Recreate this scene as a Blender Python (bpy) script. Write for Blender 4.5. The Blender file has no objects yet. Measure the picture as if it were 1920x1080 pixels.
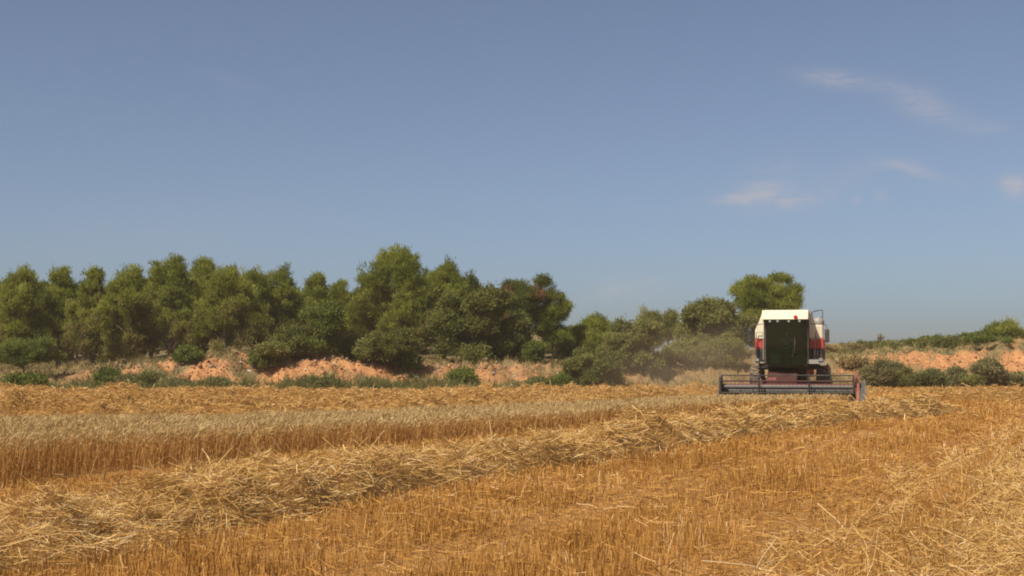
import bpy, bmesh, math, random
import numpy as np
from mathutils import Vector, Matrix

S = bpy.context.scene
COL = S.collection
RAD = math.radians

# ------------------------------------------------------------------ camera
F = 2637.0                       # focal length in pixels of the 1920 px wide photograph
CAM_H = 1.5
PITCH = math.atan(142.0 / F)
cd = bpy.data.cameras.new("camera")
cam = bpy.data.objects.new("camera", cd)
COL.objects.link(cam)
cam.location = (0, 0, CAM_H)
cam.rotation_euler = (RAD(90) + PITCH, 0, 0)
cd.sensor_width = 36.0
cd.lens = 36.0 * F / 1920.0
cd.clip_start = 0.1
cd.clip_end = 6000.0
S.camera = cam

# ------------------------------------------------------------------ sun, sky, exposure
SUN_EL, SUN_AZ = 50.0, -138.0
SUN = Vector((math.sin(RAD(SUN_AZ)) * math.cos(RAD(SUN_EL)), math.cos(RAD(SUN_AZ)) * math.cos(RAD(SUN_EL)), math.sin(RAD(SUN_EL))))
sl = bpy.data.lights.new("sun", 'SUN')
sl.energy = 3.8
sl.angle = RAD(0.6)
sl.color = (1.0, 0.93, 0.82)
so = bpy.data.objects.new("sun", sl)
COL.objects.link(so)
so.rotation_euler = SUN.to_track_quat('Z', 'Y').to_euler()
so.location = (0, 0, 60)

S.view_settings.view_transform = 'Standard'
S.view_settings.look = 'None'
S.view_settings.exposure = 0.55
S.view_settings.gamma = 1.0
S.render.film_transparent = False
S.cycles.filter_width = 1.9
S.cycles.max_bounces = 6
S.cycles.transparent_max_bounces = 12
S.cycles.volume_bounces = 1
S.cycles.use_denoising = True

W = bpy.data.worlds.new("World")
S.world = W
W.use_nodes = True
wn, wl = W.node_tree.nodes, W.node_tree.links
bg = wn["Background"]
bg.inputs[1].default_value = 0.070
sky = wn.new('ShaderNodeTexSky')
sky.sky_type = 'NISHITA'
sky.sun_disc = False
sky.sun_elevation = RAD(SUN_EL)
sky.sun_rotation = RAD(SUN_AZ)
sky.altitude = 300
sky.air_density = 0.65
sky.dust_density = 2.0
sky.ozone_density = 3.6


def wmath(op, a, b=None, c=None):
    n = wn.new('ShaderNodeMath')
    n.operation = op
    for i, v in enumerate((a, b, c)):
        if v is None:
            continue
        if isinstance(v, (int, float)):
            n.inputs[i].default_value = v
        else:
            wl.new(v, n.inputs[i])
    return n.outputs[0]


def build_sky():
    """thin cirrus and low pale haze: soft patches at fixed directions of the sky, broken up by noise"""
    tc = wn.new('ShaderNodeTexCoord')
    sep = wn.new('ShaderNodeSeparateXYZ')
    wl.new(tc.outputs['Generated'], sep.inputs[0])
    yy = wmath('MAXIMUM', sep.outputs[1], 0.02)
    u = wmath('DIVIDE', sep.outputs[0], yy)
    v = wmath('DIVIDE', sep.outputs[2], yy)
    comb = wn.new('ShaderNodeCombineXYZ')
    wl.new(u, comb.inputs[0]); wl.new(v, comb.inputs[1])
    nz = wn.new('ShaderNodeTexNoise')
    mp = wn.new('ShaderNodeMapping')
    mp.inputs['Scale'].default_value = (30, 105, 1)
    mp.inputs['Rotation'].default_value = (0, 0, 0.25)
    wl.new(comb.outputs[0], mp.inputs[0]); wl.new(mp.outputs[0], nz.inputs['Vector'])
    nz.inputs['Scale'].default_value = 1.0
    nz.inputs['Detail'].default_value = 6
    nz.inputs['Roughness'].default_value = 0.68
    nz.inputs['Distortion'].default_value = 1.1
    # x, y, half sizes (photo px), tilt in degrees (down to the right), strength
    specs = [(1570, 148, 62, 17, 6, 1.0), (1650, 160, 85, 15, 8, .35), (1735, 195, 60, 30, 25, .8), (1790, 214, 60, 16, 10, .3),
             (1845, 241, 55, 15, 3, .5), (1405, 371, 62, 12, -4, 1.7), (1440, 345, 62, 36, -28, .75), (1500, 378, 62, 13, -4, .9),
             (1560, 350, 70, 26, -20, .45), (1650, 310, 80, 16, -8, .35), (1722, 319, 66, 12, 17, .9), (1908, 350, 28, 20, 10, 2.0),
             (1655, 369, 11, 12, -30, .7), (1610, 375, 9, 10, 0, .6), (1180, 545, 110, 26, -5, .55), (430, 150, 60, 12, 20, .12), (250, 440, 300, 60, -6, .18)]  # the last wide patch paints pale haze low on the left
    total = None
    for (px, py, hx, hy, tilt, st) in specs:
        cu = (px - 960) / F
        cv = math.tan(PITCH + math.atan((540 - py) / F)) 
        ca, sa = math.cos(RAD(tilt)), math.sin(RAD(tilt))
        du = wmath('SUBTRACT', u, cu)
        dv = wmath('SUBTRACT', v, cv)
        a = wmath('ADD', wmath('MULTIPLY', du, ca * F / hx), wmath('MULTIPLY', dv, -sa * F / hx))
        b = wmath('ADD', wmath('MULTIPLY', du, sa * F / hy), wmath('MULTIPLY', dv, ca * F / hy))
        r2 = wmath('ADD', wmath('MULTIPLY', a, a), wmath('MULTIPLY', b, b))
        g = wmath('MULTIPLY', wmath('EXPONENT', wmath('MULTIPLY', r2, -1.1)), st)
        total = g if total is None else wmath('ADD', total, g)
    nr = wn.new('ShaderNodeMapRange')
    nr.inputs['From Min'].default_value = .28
    nr.inputs['From Max'].default_value = .72
    wl.new(nz.outputs['Fac'], nr.inputs['Value'])
    m = wmath('MULTIPLY', wmath('MULTIPLY', total, nr.outputs[0]), 0.62)
    front = wmath('GREATER_THAN', sep.outputs[1], 0.05)
    m = wmath('MINIMUM', wmath('MULTIPLY', m, front), 0.6)
    mix = wn.new('ShaderNodeMix')
    mix.data_type = 'RGBA'
    wl.new(m, mix.inputs[0])
    # a hazy summer sky: a little of the grey of the dust is in it everywhere
    hz = wn.new('ShaderNodeHueSaturation')
    hz.inputs['Saturation'].default_value = SKY_SAT
    hz.inputs['Value'].default_value = 1.0
    tint = wn.new('ShaderNodeMix'); tint.data_type = 'RGBA'; tint.blend_type = 'MULTIPLY'
    tint.inputs[0].default_value = 1.0
    wl.new(sky.outputs[0], hz.inputs['Color'])
    wl.new(hz.outputs[0], tint.inputs[6])
    tint.inputs[7].default_value = SKY_TINT
    wl.new(tint.outputs[2], mix.inputs[6])
    mix.inputs[7].default_value = (4.9, 4.6, 4.9, 1)
    wl.new(mix.outputs[2], bg.inputs[0])


SKY_SAT = 0.80
SKY_TINT = (.93, .97, .98, 1)
build_sky()

# ------------------------------------------------------------------ numpy noise
def _hash(ix, iy, seed):
    h = (ix.astype(np.int64) * 374761393 + iy.astype(np.int64) * 668265263 + seed * 974711) & 0x7fffffff
    h = ((h ^ (h >> 13)) * 1274126177) & 0x7fffffff
    return ((h ^ (h >> 16)) & 0xffff) / 65535.0


def vnoise(x, y, seed=0):
    x = np.asarray(x, float); y = np.asarray(y, float)
    ix, iy = np.floor(x), np.floor(y)
    fx, fy = x - ix, y - iy
    fx = fx * fx * (3 - 2 * fx); fy = fy * fy * (3 - 2 * fy)
    a = _hash(ix, iy, seed); b = _hash(ix + 1, iy, seed); c = _hash(ix, iy + 1, seed); d = _hash(ix + 1, iy + 1, seed)
    return (a * (1 - fx) + b * fx) * (1 - fy) + (c * (1 - fx) + d * fx) * fy


def fbm(x, y, seed=0, o=4):
    s, amp, t = 0, 1, 0
    for k in range(o):
        s = s + amp * vnoise(x * 2 ** k, y * 2 ** k, seed + k * 17); t += amp; amp *= .5
    return s / t


# ------------------------------------------------------------------ the lie of the land
XC = [-60, -29.9, -23.6, -20.5, -15.9, -11.2, -8.1, -3.4, 1.2, 4.4, 7.5, 12.1, 21.6, 26.7, 32, 36, 60]
ZT = [.9, .94, 1.2, 1.5, 1.9, 1.95, 1.7, 1.45, 1.35, 1.4, 1.6, 2.0, 2.05, 2.55, 2.95, 3.3, 3.5]
LB = [9, 9, 7, 4.5, 4.0, 4.0, 4.5, 5, 6, 7, 9, 10, 8, 7, 7, 7, 7]


def foot(x):
    return np.interp(x, [-60, -40, -10, 5, 15, 30, 60], [73, 74, 75.5, 77.5, 83, 87, 88]) + (vnoise(x * .35, x * 0 + 3, 5) - .5) * 1.2


def terrain_t(x, y):
    return np.clip((y - foot(x)) / np.interp(x, XC, LB), 0, None)


def terrain(x, y):
    x = np.asarray(x, float); y = np.asarray(y, float)
    t = terrain_t(x, y)
    tc = np.clip(t, 0, 1)
    s = np.where(tc < .25, tc * .55, np.where(tc < .8, .1375 + (tc - .25) * 1.32, .8635 + (tc - .8) * .68))
    zt = np.interp(x, XC, ZT)
    z = zt * s
    beyond = np.clip(y - foot(x) - np.interp(x, XC, LB), 0, 60)
    z = z + beyond * .008 + np.clip(beyond - 13, 0, 40) * .07 * np.clip((9 - x) / 5, 0, 1)
    rough = np.clip(tc * 3, 0, 1) * np.clip((2.2 - t) / 1.0, .15, 1)
    z = z + rough * ((fbm(x * .9, y * .7, 11) - .5) * .5 + (vnoise(x * 1.9, y * 1.1, 23) - .5) * .42 + (vnoise(x * 4.1, y * 2.0, 29) - .5) * .40)
    z = z + (vnoise(x * .13, y * .13, 3) - .5) * .07 * np.clip((y - 5) / 20, 0, 1) * np.clip((160 - y) / 40, 0, 1)
    return z


def ray(px, py):
    cp, sp = math.cos(PITCH), math.sin(PITCH)
    a, b = (px - 960) / F, (540 - py) / F
    return np.array([a, cp - b * sp, sp + b * cp])


def at(px, py, Y):
    d = ray(px, py)
    return np.array([0, 0, CAM_H]) + d * (Y / d[1])


def ground_at(px, py, y0=8.0, y1=125.0):
    d = ray(px, py)
    ys = np.arange(y0, y1, .1)
    xs = d[0] / d[1] * ys
    zs = CAM_H + d[2] / d[1] * ys
    hit = np.nonzero(zs < terrain(xs, ys))[0]
    k = hit[0] if len(hit) else len(ys) - 1
    return xs[k], ys[k], float(terrain(xs[k], ys[k]))


# ------------------------------------------------------------------ object helpers
def tag(o, label=None, cat=None, group=None, kind=None):
    if label: o['label'] = label
    if cat: o['category'] = cat
    if group: o['group'] = group
    if kind: o['kind'] = kind
    return o


def empty(name, loc=(0, 0, 0), rz=0.0):
    o = bpy.data.objects.new(name, None)
    o.empty_display_size = .3
    o.location = loc
    o.rotation_euler = (0, 0, rz)
    COL.objects.link(o)
    return o


def link(name, me, mat=None, parent=None):
    o = bpy.data.objects.new(name, me)
    COL.objects.link(o)
    for m in (mat if isinstance(mat, (list, tuple)) else [mat]):
        if m is not None: me.materials.append(m)
    if parent is not None: o.parent = parent
    return o


def np_mesh(name, V, Q, mat=None, parent=None, attrs=None, smooth=False):
    """V (n,3), Q (m,4) or (m,3)"""
    V = np.ascontiguousarray(V, np.float32)
    Q = np.ascontiguousarray(Q, np.int32)
    me = bpy.data.meshes.new(name)
    me.vertices.add(len(V))
    me.vertices.foreach_set('co', V.ravel())
    k = Q.shape[1]
    me.loops.add(Q.size)
    me.loops.foreach_set('vertex_index', Q.ravel())
    me.polygons.add(len(Q))
    me.polygons.foreach_set('loop_start', np.arange(0, Q.size, k, dtype=np.int32))
    me.polygons.foreach_set('loop_total', np.full(len(Q), k, np.int32))
    if smooth: me.polygons.foreach_set('use_smooth', np.ones(len(Q), bool))
    for an, av in (attrs or {}).items():
        a = me.attributes.new(an, 'FLOAT', 'POINT')
        a.data.foreach_set('value', np.ascontiguousarray(av, np.float32))
    me.update(calc_edges=True)
    return link(name, me, mat, parent)


def unit(v):
    return v / np.maximum(np.linalg.norm(v, axis=-1, keepdims=True), 1e-9)


def ribbons(P, D, L, Wd, rng, segs=1, bend=None, taper=.5, side=None):
    """flat blades from P along D, bent by the vector bend at the tip"""
    n = len(P)
    D = unit(D)
    if side is None:
        side = unit(np.cross(D, rng.normal(size=(n, 3))))
    if bend is None: bend = np.zeros((n, 3))
    ts = np.linspace(0, 1, segs + 1)
    V = np.zeros((n, (segs + 1) * 2, 3))
    for i, t in enumerate(ts):
        c = P + D * (L * t)[:, None] + bend * (L * t * t)[:, None]
        w = (Wd * (1 - taper * t) * .5)[:, None]
        V[:, 2 * i] = c - side * w
        V[:, 2 * i + 1] = c + side * w
    base = (np.arange(n) * (segs + 1) * 2)[:, None]
    fs = [np.concatenate([base + 2 * i, base + 2 * i + 1, base + 2 * i + 3, base + 2 * i + 2], 1) for i in range(segs)]
    Q = np.stack(fs, 1).reshape(-1, 4)
    return V.reshape(-1, 3), Q


class Batch:
    def __init__(s): s.V, s.Q, s.T, s.n = [], [], [], 0

    def add(s, V, Q, T):
        s.V.append(V); s.Q.append(Q + s.n); s.T.append(T); s.n += len(V)

    def strands(s, P, D, L, Wd, rng, tint, **k):
        V, Q = ribbons(P, D, L, Wd, rng, **k)
        s.add(V, Q, np.repeat(tint, len(V) // max(len(P), 1)))

    def build(s, name, mat, parent=None):
        return np_mesh(name, np.concatenate(s.V), np.concatenate(s.Q), mat, parent, {'tint': np.concatenate(s.T)})


# ------------------------------------------------------------------ materials
def new_mat(name):
    m = bpy.data.materials.new(name)
    m.use_nodes = True
    nt = m.node_tree
    return m, nt.nodes, nt.links, nt.nodes['Principled BSDF']


def paint(name, col, rough=.5, metal=0.0, dirt=.25, dirtcol=(.30, .21, .12), scale=3.0, spec=.4):
    """painted or bare metal with dust on it"""
    m, n, l, p = new_mat(name)
    tc = n.new('ShaderNodeTexCoord')
    nz = n.new('ShaderNodeTexNoise'); nz.inputs['Scale'].default_value = scale; nz.inputs['Detail'].default_value = 7
    l.new(tc.outputs['Object'], nz.inputs['Vector'])
    r = n.new('ShaderNodeMapRange'); r.inputs['From Min'].default_value = .35; r.inputs['From Max'].default_value = .75
    r.inputs['To Max'].default_value = dirt * 2
    l.new(nz.outputs['Fac'], r.inputs['Value'])
    mx = n.new('ShaderNodeMix'); mx.data_type = 'RGBA'
    mx.inputs[6].default_value = (*col, 1); mx.inputs[7].default_value = (*dirtcol, 1)
    l.new(r.outputs[0], mx.inputs[0]); l.new(mx.outputs[2], p.inputs['Base Color'])
    p.inputs['Roughness'].default_value = rough
    p.inputs['Metallic'].default_value = metal
    p.inputs['Specular IOR Level'].default_value = spec
    return m


def tint_mat(name, stops, transl=.0, rough=.8, spec=.06, big=None):
    """colour ramp over the per-strand tint, shifted by a slow noise over the field"""
    m, n, l, p = new_mat(name)
    at_ = n.new('ShaderNodeAttribute'); at_.attribute_name = 'tint'
    ramp = n.new('ShaderNodeValToRGB')
    e = ramp.color_ramp.elements
    e[0].position, e[0].color = stops[0][0], (*stops[0][1], 1)
    e[1].position, e[1].color = stops[-1][0], (*stops[-1][1], 1)
    for pos, c in stops[1:-1]:
        k = e.new(pos); k.color = (*c, 1)
    src = at_.outputs['Fac']
    if big:
        tc = n.new('ShaderNodeNewGeometry')
        nz = n.new('ShaderNodeTexNoise'); nz.inputs['Scale'].default_value = big[0]; nz.inputs['Detail'].default_value = 3
        l.new(tc.outputs['Position'], nz.inputs['Vector'])
        ma = n.new('ShaderNodeMath'); ma.operation = 'MULTIPLY_ADD'
        l.new(nz.outputs['Fac'], ma.inputs[0]); ma.inputs[1].default_value = big[1]
        mb = n.new('ShaderNodeMath'); mb.operation = 'SUBTRACT'; l.new(src, mb.inputs[0]); mb.inputs[1].default_value = big[1] * .5
        l.new(mb.outputs[0], ma.inputs[2])
        src = ma.outputs[0]
    l.new(src, ramp.inputs[0])
    l.new(ramp.outputs[0], p.inputs['Base Color'])
    p.inputs['Roughness'].default_value = rough
    p.inputs['Specular IOR Level'].default_value = spec
    if transl:
        tr = n.new('ShaderNodeBsdfTranslucent')
        l.new(ramp.outputs[0], tr.inputs[0])
        ms = n.new('ShaderNodeMixShader'); ms.inputs[0].default_value = transl
        l.new(p.outputs[0], ms.inputs[1]); l.new(tr.outputs[0], ms.inputs[2])
        l.new(ms.outputs[0], n['Material Output'].inputs[0])
    return m


STUB = tint_mat('stubble_straw', [(0, (.22, .095, .022)), (.45, (.46, .23, .054)), (.8, (.62, .345, .10)), (1, (.78, .57, .31))], transl=.25, big=(.45, .6))
STRAW = tint_mat('cut_straw', [(0, (.22, .11, .035)), (.3, (.46, .26, .08)), (.7, (.66, .415, .14)), (1, (.80, .62, .36))], transl=.2, rough=.6, big=(.6, .3))
FARSTRAW = tint_mat('far_straw', [(0, (.26, .13, .035)), (.4, (.48, .27, .085)), (1, (.72, .47, .19))], transl=.2, big=(.3, .4))
GRAIN_STEM = tint_mat('barley_stem', [(0, (.28, .13, .032)), (.5, (.50, .27, .08)), (1, (.66, .42, .17))], transl=.25, big=(.5, .4))
GRAIN_EAR = tint_mat('barley_ear', [(0, (.32, .205, .085)), (.5, (.53, .36, .15)), (1, (.67, .50, .25))], transl=.25, big=(.25, .4))
PINE = tint_mat('pine_needles', [(0, (.12, .138, .022)), (.5, (.24, .262, .038)), (1, (.40, .40, .085))], transl=.5, big=(.35, .5))
DARKPINE = tint_mat('dark_and_shaded_pine_needles', [(0, (.05, .075, .022)), (.5, (.12, .142, .030)), (1, (.22, .23, .05))], transl=.45, big=(.35, .4))  # own colour of the dark pines; painted shade on the deep ones
OAK = tint_mat('holm_oak_leaves', [(0, (.07, .08, .022)), (.5, (.14, .148, .036)), (1, (.24, .235, .062))], transl=.4, big=(.5, .4))
GREY = tint_mat('olive_grey_leaves', [(0, (.12, .125, .036)), (.5, (.22, .22, .06)), (1, (.34, .32, .10))], transl=.45, big=(.5, .4))
GREEN = tint_mat('fresh_green_leaves', [(0, (.08, .105, .022)), (.5, (.15, .18, .038)), (1, (.25, .27, .06))], transl=.4, big=(.5, .4))
BROWN = tint_mat('dry_brown_needles', [(0, (.13, .10, .035)), (.5, (.20, .155, .055)), (1, (.28, .215, .08))], transl=.3)
SCRUB = tint_mat('dull_scrub_leaves', [(0, (.13, .115, .045)), (.5, (.24, .21, .085)), (1, (.36, .31, .14))], transl=.45, big=(.5, .5))
RUST = tint_mat('dead_rusty_needles', [(0, (.12, .065, .035)), (.5, (.20, .095, .05)), (1, (.27, .13, .07))], transl=.2)
DRYGRASS = tint_mat('dry_grass', [(0, (.14, .10, .04)), (.5, (.30, .21, .085)), (1, (.48, .35, .16))], transl=.25, big=(.3, .5))
WEED = tint_mat('green_weeds', [(0, (.12, .125, .042)), (.5, (.21, .205, .07)), (1, (.33, .30, .12))], transl=.45, big=(.3, .5))
BARK = paint('bark', (.21, .155, .115), .9, dirt=.3, dirtcol=(.07, .05, .04), scale=9, spec=.1)
STONE = paint('pale_stone', (.44, .38, .32), .9, dirt=.3, dirtcol=(.40, .24, .15), scale=8, spec=.1)


def ground_material():
    m, n, l, p = new_mat('field_soil')
    geo = n.new('ShaderNodeNewGeometry')

    def noise(scale, detail=5, rough=.6):
        k = n.new('ShaderNodeTexNoise'); k.inputs['Scale'].default_value = scale
        k.inputs['Detail'].default_value = detail; k.inputs['Roughness'].default_value = rough
        l.new(geo.outputs['Position'], k.inputs['Vector'])
        return k.outputs['Fac']

    def ramp(src, stops):
        r = n.new('ShaderNodeValToRGB'); e = r.color_ramp.elements
        e[0].position, e[0].color = stops[0][0], (*stops[0][1], 1)
        e[1].position, e[1].color = stops[-1][0], (*stops[-1][1], 1)
        for pos, c in stops[1:-1]:
            k = e.new(pos); k.color = (*c, 1)
        l.new(src, r.inputs[0])
        return r.outputs[0]

    def mix(f, a, b):
        k = n.new('ShaderNodeMix'); k.data_type = 'RGBA'
        l.new(f, k.inputs[0]); l.new(a, k.inputs[6]); l.new(b, k.inputs[7])
        return k.outputs[2]

    field = ramp(noise(5.5, 9, .8), [(.3, (.15, .065, .024)), (.45, (.34, .165, .052)), (.58, (.48, .255, .08)), (.72, (.44, .20, .11))])
    soil = ramp(noise(1.7, 9, .8), [(.28, (.22, .11, .06)), (.42, (.38, .175, .072)), (.58, (.52, .255, .105)), (.75, (.44, .30, .17))])
    grass = ramp(noise(1.6, 6, .7), [(.3, (.13, .10, .045)), (.5, (.22, .155, .07)), (.7, (.30, .20, .10))])
    a1 = n.new('ShaderNodeAttribute'); a1.attribute_name = 'bank'
    a2 = n.new('ShaderNodeAttribute'); a2.attribute_name = 'bare'
    bank = mix(a2.outputs['Fac'], grass, soil)
    l.new(mix(a1.outputs['Fac'], field, bank), p.inputs['Base Color'])
    p.inputs['Roughness'].default_value = .95
    p.inputs['Specular IOR Level'].default_value = .1
    bp = n.new('ShaderNodeBump'); bp.inputs['Strength'].default_value = .6; bp.inputs['Distance'].default_value = .15
    l.new(noise(5, 8, .75), bp.inputs['Height'])
    l.new(bp.outputs[0], p.inputs['Normal'])
    return m


def bareness(x, y):
    t = terrain_t(x, y)
    zone = np.interp(x, [-40, -30, -25, -22, -20, -5, -2, 4, 6, 18, 21, 24, 60], [.1, .25, .45, .75, 1, 1, .75, .7, .3, .2, .8, 1, 1])
    lo = np.interp(x, [-60, 10, 20, 60], [.12, .12, .32, .36]); hi = np.interp(x, [-60, -22, -20, 10, 20, 27, 35, 60], [.75, .75, .98, .95, .70, .84, .95, .97])
    band = np.clip((t - lo) / .14, 0, 1) * np.clip((hi + .08 - t) / .14, 0, 1)
    brk = np.clip((fbm(x * .55, y * .8, 41) - np.where(x > 18, .37, .32)) * 7, 0, 1)
    return band * zone * brk


def build_ground():
    xs = np.unique(np.concatenate([np.array([-600, -350, -180, -110, -80]), np.concatenate([np.arange(-64, -42, .6), np.arange(-42, 46, .2), np.arange(46, 64, .6)]), np.array([64, 80, 110, 180, 350, 600])]))
    ys = np.unique(np.concatenate([np.array([-300, -200, -80, -30, -10, 0]), np.arange(4, 70, 1.0), np.arange(70, 104, .2), np.arange(104, 150, 3), np.array([150, 170, 200, 300, 450, 600])]))
    X, Y = np.meshgrid(xs, ys)
    Z = terrain(X, Y)
    nx, ny = len(xs), len(ys)
    i = np.arange(ny - 1)[:, None] * nx + np.arange(nx - 1)[None]
    Q = np.stack([i, i + 1, i + nx + 1, i + nx], -1).reshape(-1, 4)
    t = terrain_t(X, Y)
    o = np_mesh('ground', np.stack([X, Y, Z], -1).reshape(-1, 3), Q, ground_material(), None,
                {'bank': np.clip(t * 8, 0, 1).ravel(), 'bare': bareness(X, Y).ravel()}, smooth=True)
    tag(o, kind='structure')


build_ground()

# ------------------------------------------------------------------ plan of the field
FRONT = np.array([(-12.2, 5), (-6.2, 17), (-2.3, 25), (4.8, 39), (9.0, 46.2), (12.2, 50.4)], float)
BACK = np.array([(7.7, 51.6), (5.9, 48), (0.5, 38.6), (-3.8, 31.5), (-9, 24.8), (-22, 14)], float)
POLY = np.concatenate([FRONT, BACK])
ROW = np.array([.447, .894])                       # drilling direction


def in_poly(x, y, poly):
    c = np.zeros(len(x), bool)
    j = len(poly) - 1
    for i in range(len(poly)):
        xi, yi = poly[i]; xj, yj = poly[j]
        c ^= ((yi > y) != (yj > y)) & (x < (xj - xi) * (y - yi) / (yj - yi + 1e-12) + xi)
        j = i
    return c


def dist_line(x, y, pts):
    d = np.full(len(x), 1e9)
    for a, b in zip(pts[:-1], pts[1:]):
        ab = b - a
        t = np.clip(((x - a[0]) * ab[0] + (y - a[1]) * ab[1]) / (ab @ ab), 0, 1)
        d = np.minimum(d, np.hypot(x - a[0] - t * ab[0], y - a[1] - t * ab[1]))
    return d


def smooth_line(pts, step=.25):
    pts = np.array(pts, float)
    d = np.concatenate([[0], np.cumsum(np.hypot(*np.diff(pts, axis=0).T))])
    s = np.arange(0, d[-1], step)
    # Catmull-Rom like smoothing by repeated averaging of the resampled polyline
    x, y = np.interp(s, d, pts[:, 0]), np.interp(s, d, pts[:, 1])
    for _ in range(40):
        x[1:-1] = (x[:-2] + 2 * x[1:-1] + x[2:]) / 4; y[1:-1] = (y[:-2] + 2 * y[1:-1] + y[2:]) / 4
    return np.stack([x, y], 1)


W_MAIN = smooth_line([(-8.2, 3.2), (-5.6, 7.0), (-3.75, 10.8), (-2.05, 16), (-.1, 20), (3.0, 26.4), (8.6, 36.5), (11.6, 41.2), (13.4, 42.8)])
W_RIGHT = smooth_line([(2.6, 5.5), (4.0, 9.0), (5.4, 12.4), (7.2, 17.3), (10.1, 23.5), (13.0, 30), (16.2, 37.5), (22.4, 50), (29, 63)])
W_FAR = [
    ([(-26, 33), (-16, 33.6), (-8, 35), (-2, 36.8), (2.4, 40.5)], 'nearest far straw windrow running across behind the standing barley'),
    ([(-30, 42), (-16, 42), (-6, 43.6), (1, 46), (6, 51)], 'second far straw windrow beyond the standing barley'),
    ([(-33, 51), (-18, 51), (-6, 52.5), (2, 55), (7, 60)], 'middle far straw windrow of the golden field left of the combine'),
    ([(-36, 60), (-18, 60), (-4, 61.5), (5, 63.5), (12, 66)], 'fourth far straw windrow, second from the foot of the clay bank'),
    ([(-38, 68.5), (-18, 68.5), (-4, 69.5), (8, 71), (20, 75)], 'farthest straw windrow along the foot of the clay bank'),
    ([(16.5, 55), (20, 58), (27, 61), (36, 63)], 'straw windrow right of the combine, beyond the end of the main windrow'),
    ([(16, 68), (22, 71), (30, 74), (40, 76)], 'far straw windrow in front of the shrubs right of the combine'),
]
W_FAR = [(smooth_line(p), lab) for p, lab in W_FAR]


def view_points(rng, y0, y1, dens, margin=1.5, x_extra=.0):
    """random points of the strip of field between two distances that the camera, or one a step beside it, sees"""
    half = 960 / F * y1 * 1.04 + margin
    n = int((y1 - y0) * 2 * half * dens)
    y = rng.uniform(y0, y1, n); x = rng.uniform(-half, half, n)
    k = np.abs(x) < 960 / F * y * 1.04 + margin
    return x[k], y[k]


def build_stubble():
    rng = np.random.default_rng(7)
    B = Batch()
    for (y0, y1, dens, w) in ((7.5, 14, 620, .0062), (14, 22, 460, .0085), (22, 34, 260, .0125), (34, 52, 120, .021), (52, 90, 44, .034)):
        x, y = view_points(rng, y0, y1, dens)
        # drilled rows
        s = x * ROW[1] - y * ROW[0]
        row = np.round(s / .15) * .15
        ds = (row + rng.normal(0, .028, len(x))) - s
        if y0 < 34:
            x = x + ds * ROW[1]; y = y - ds * ROW[0]
        keep = ~in_poly(x, y, POLY) & (y < foot(x) - .3)
        dm, dr = dist_line(x, y, W_MAIN), dist_line(x, y, W_RIGHT)
        keep &= (dm > .75)
        # wheel lanes and thin patches where reddish soil shows
        lane = np.minimum(np.maximum(np.abs(dr - 2.5) - .28, 0), np.abs(dr - 4.9))
        patch = fbm(x * .8, y * .45, 77)
        pr = np.where(lane < .25, .45, np.where(lane < .4, .7, 1.0)) * np.clip((patch - .26) * 5, .4, 1)
        keep &= rng.random(len(x)) < pr
        x, y, lane, patch = x[keep], y[keep], lane[keep], patch[keep]
        n = len(x)
        P = np.stack([x, y, terrain(x, y) - .01], 1)
        lean = rng.normal(0, .17, (n, 2))
        flat = (rng.random(n) < np.clip(.5 - lane, .06, .5))
        lean[flat] += rng.normal(0, .9, (flat.sum(), 2))
        D = np.stack([lean[:, 0], lean[:, 1], np.ones(n)], 1)
        L = rng.uniform(.065, .165, n) * (.7 + .6 * vnoise(x * .7, y * .7, 9))
        L *= np.where(lane < .35, .55, 1.0)
        tint = np.clip(rng.beta(2.2, 2.6, n) + (vnoise(x * 1.6, y * 1.1, 31) - .5) * .35, 0, 1)
        B.strands(P, D, L, np.full(n, w) * rng.uniform(.6, 1.4, n), rng, tint, taper=.25)
        # loose chopped straw lying in the stubble
        m = int(n * .17)
        k = rng.integers(0, n, m)
        P2 = P[k] + np.stack([rng.normal(0, .1, m), rng.normal(0, .1, m), rng.uniform(.02, .13, m)], 1)
        D2 = np.stack([rng.normal(size=m), rng.normal(size=m), rng.normal(0, .25, m)], 1)
        B.strands(P2, D2, rng.uniform(.05, .19, m), np.full(m, w) * rng.uniform(.7, 1.2, m), rng, np.clip(rng.beta(3.2, 2.0, m), 0, 1), segs=2,
                  bend=rng.normal(0, .15, (m, 3)), taper=.1)
    # chaff and crushed straw on the ground itself
    for (y0, y1, dens, w) in ((7.5, 14, 420, .0075), (14, 24, 210, .012), (24, 40, 90, .02)):
        x, y = view_points(rng, y0, y1, dens)
        k = ~in_poly(x, y, POLY); x, y = x[k], y[k]; n = len(x)
        P = np.stack([x, y, terrain(x, y) + rng.uniform(.003, .03, n)], 1)
        D = np.stack([rng.normal(size=n), rng.normal(size=n), rng.normal(0, .12, n)], 1)
        B.strands(P, D, rng.uniform(.03, .11, n), np.full(n, w) * rng.uniform(.6, 1.5, n), rng, np.clip(rng.beta(2.2, 2.4, n), 0, 1), taper=.2,
                  side=unit(np.stack([-D[:, 1], D[:, 0], rng.normal(0, .4, n)], 1)))
    o = B.build('stubble', STUB)
    tag(o, 'short orange brown cereal stubble with loose straw all over the cut field', 'stubble', kind='stuff')


build_stubble()


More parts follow.
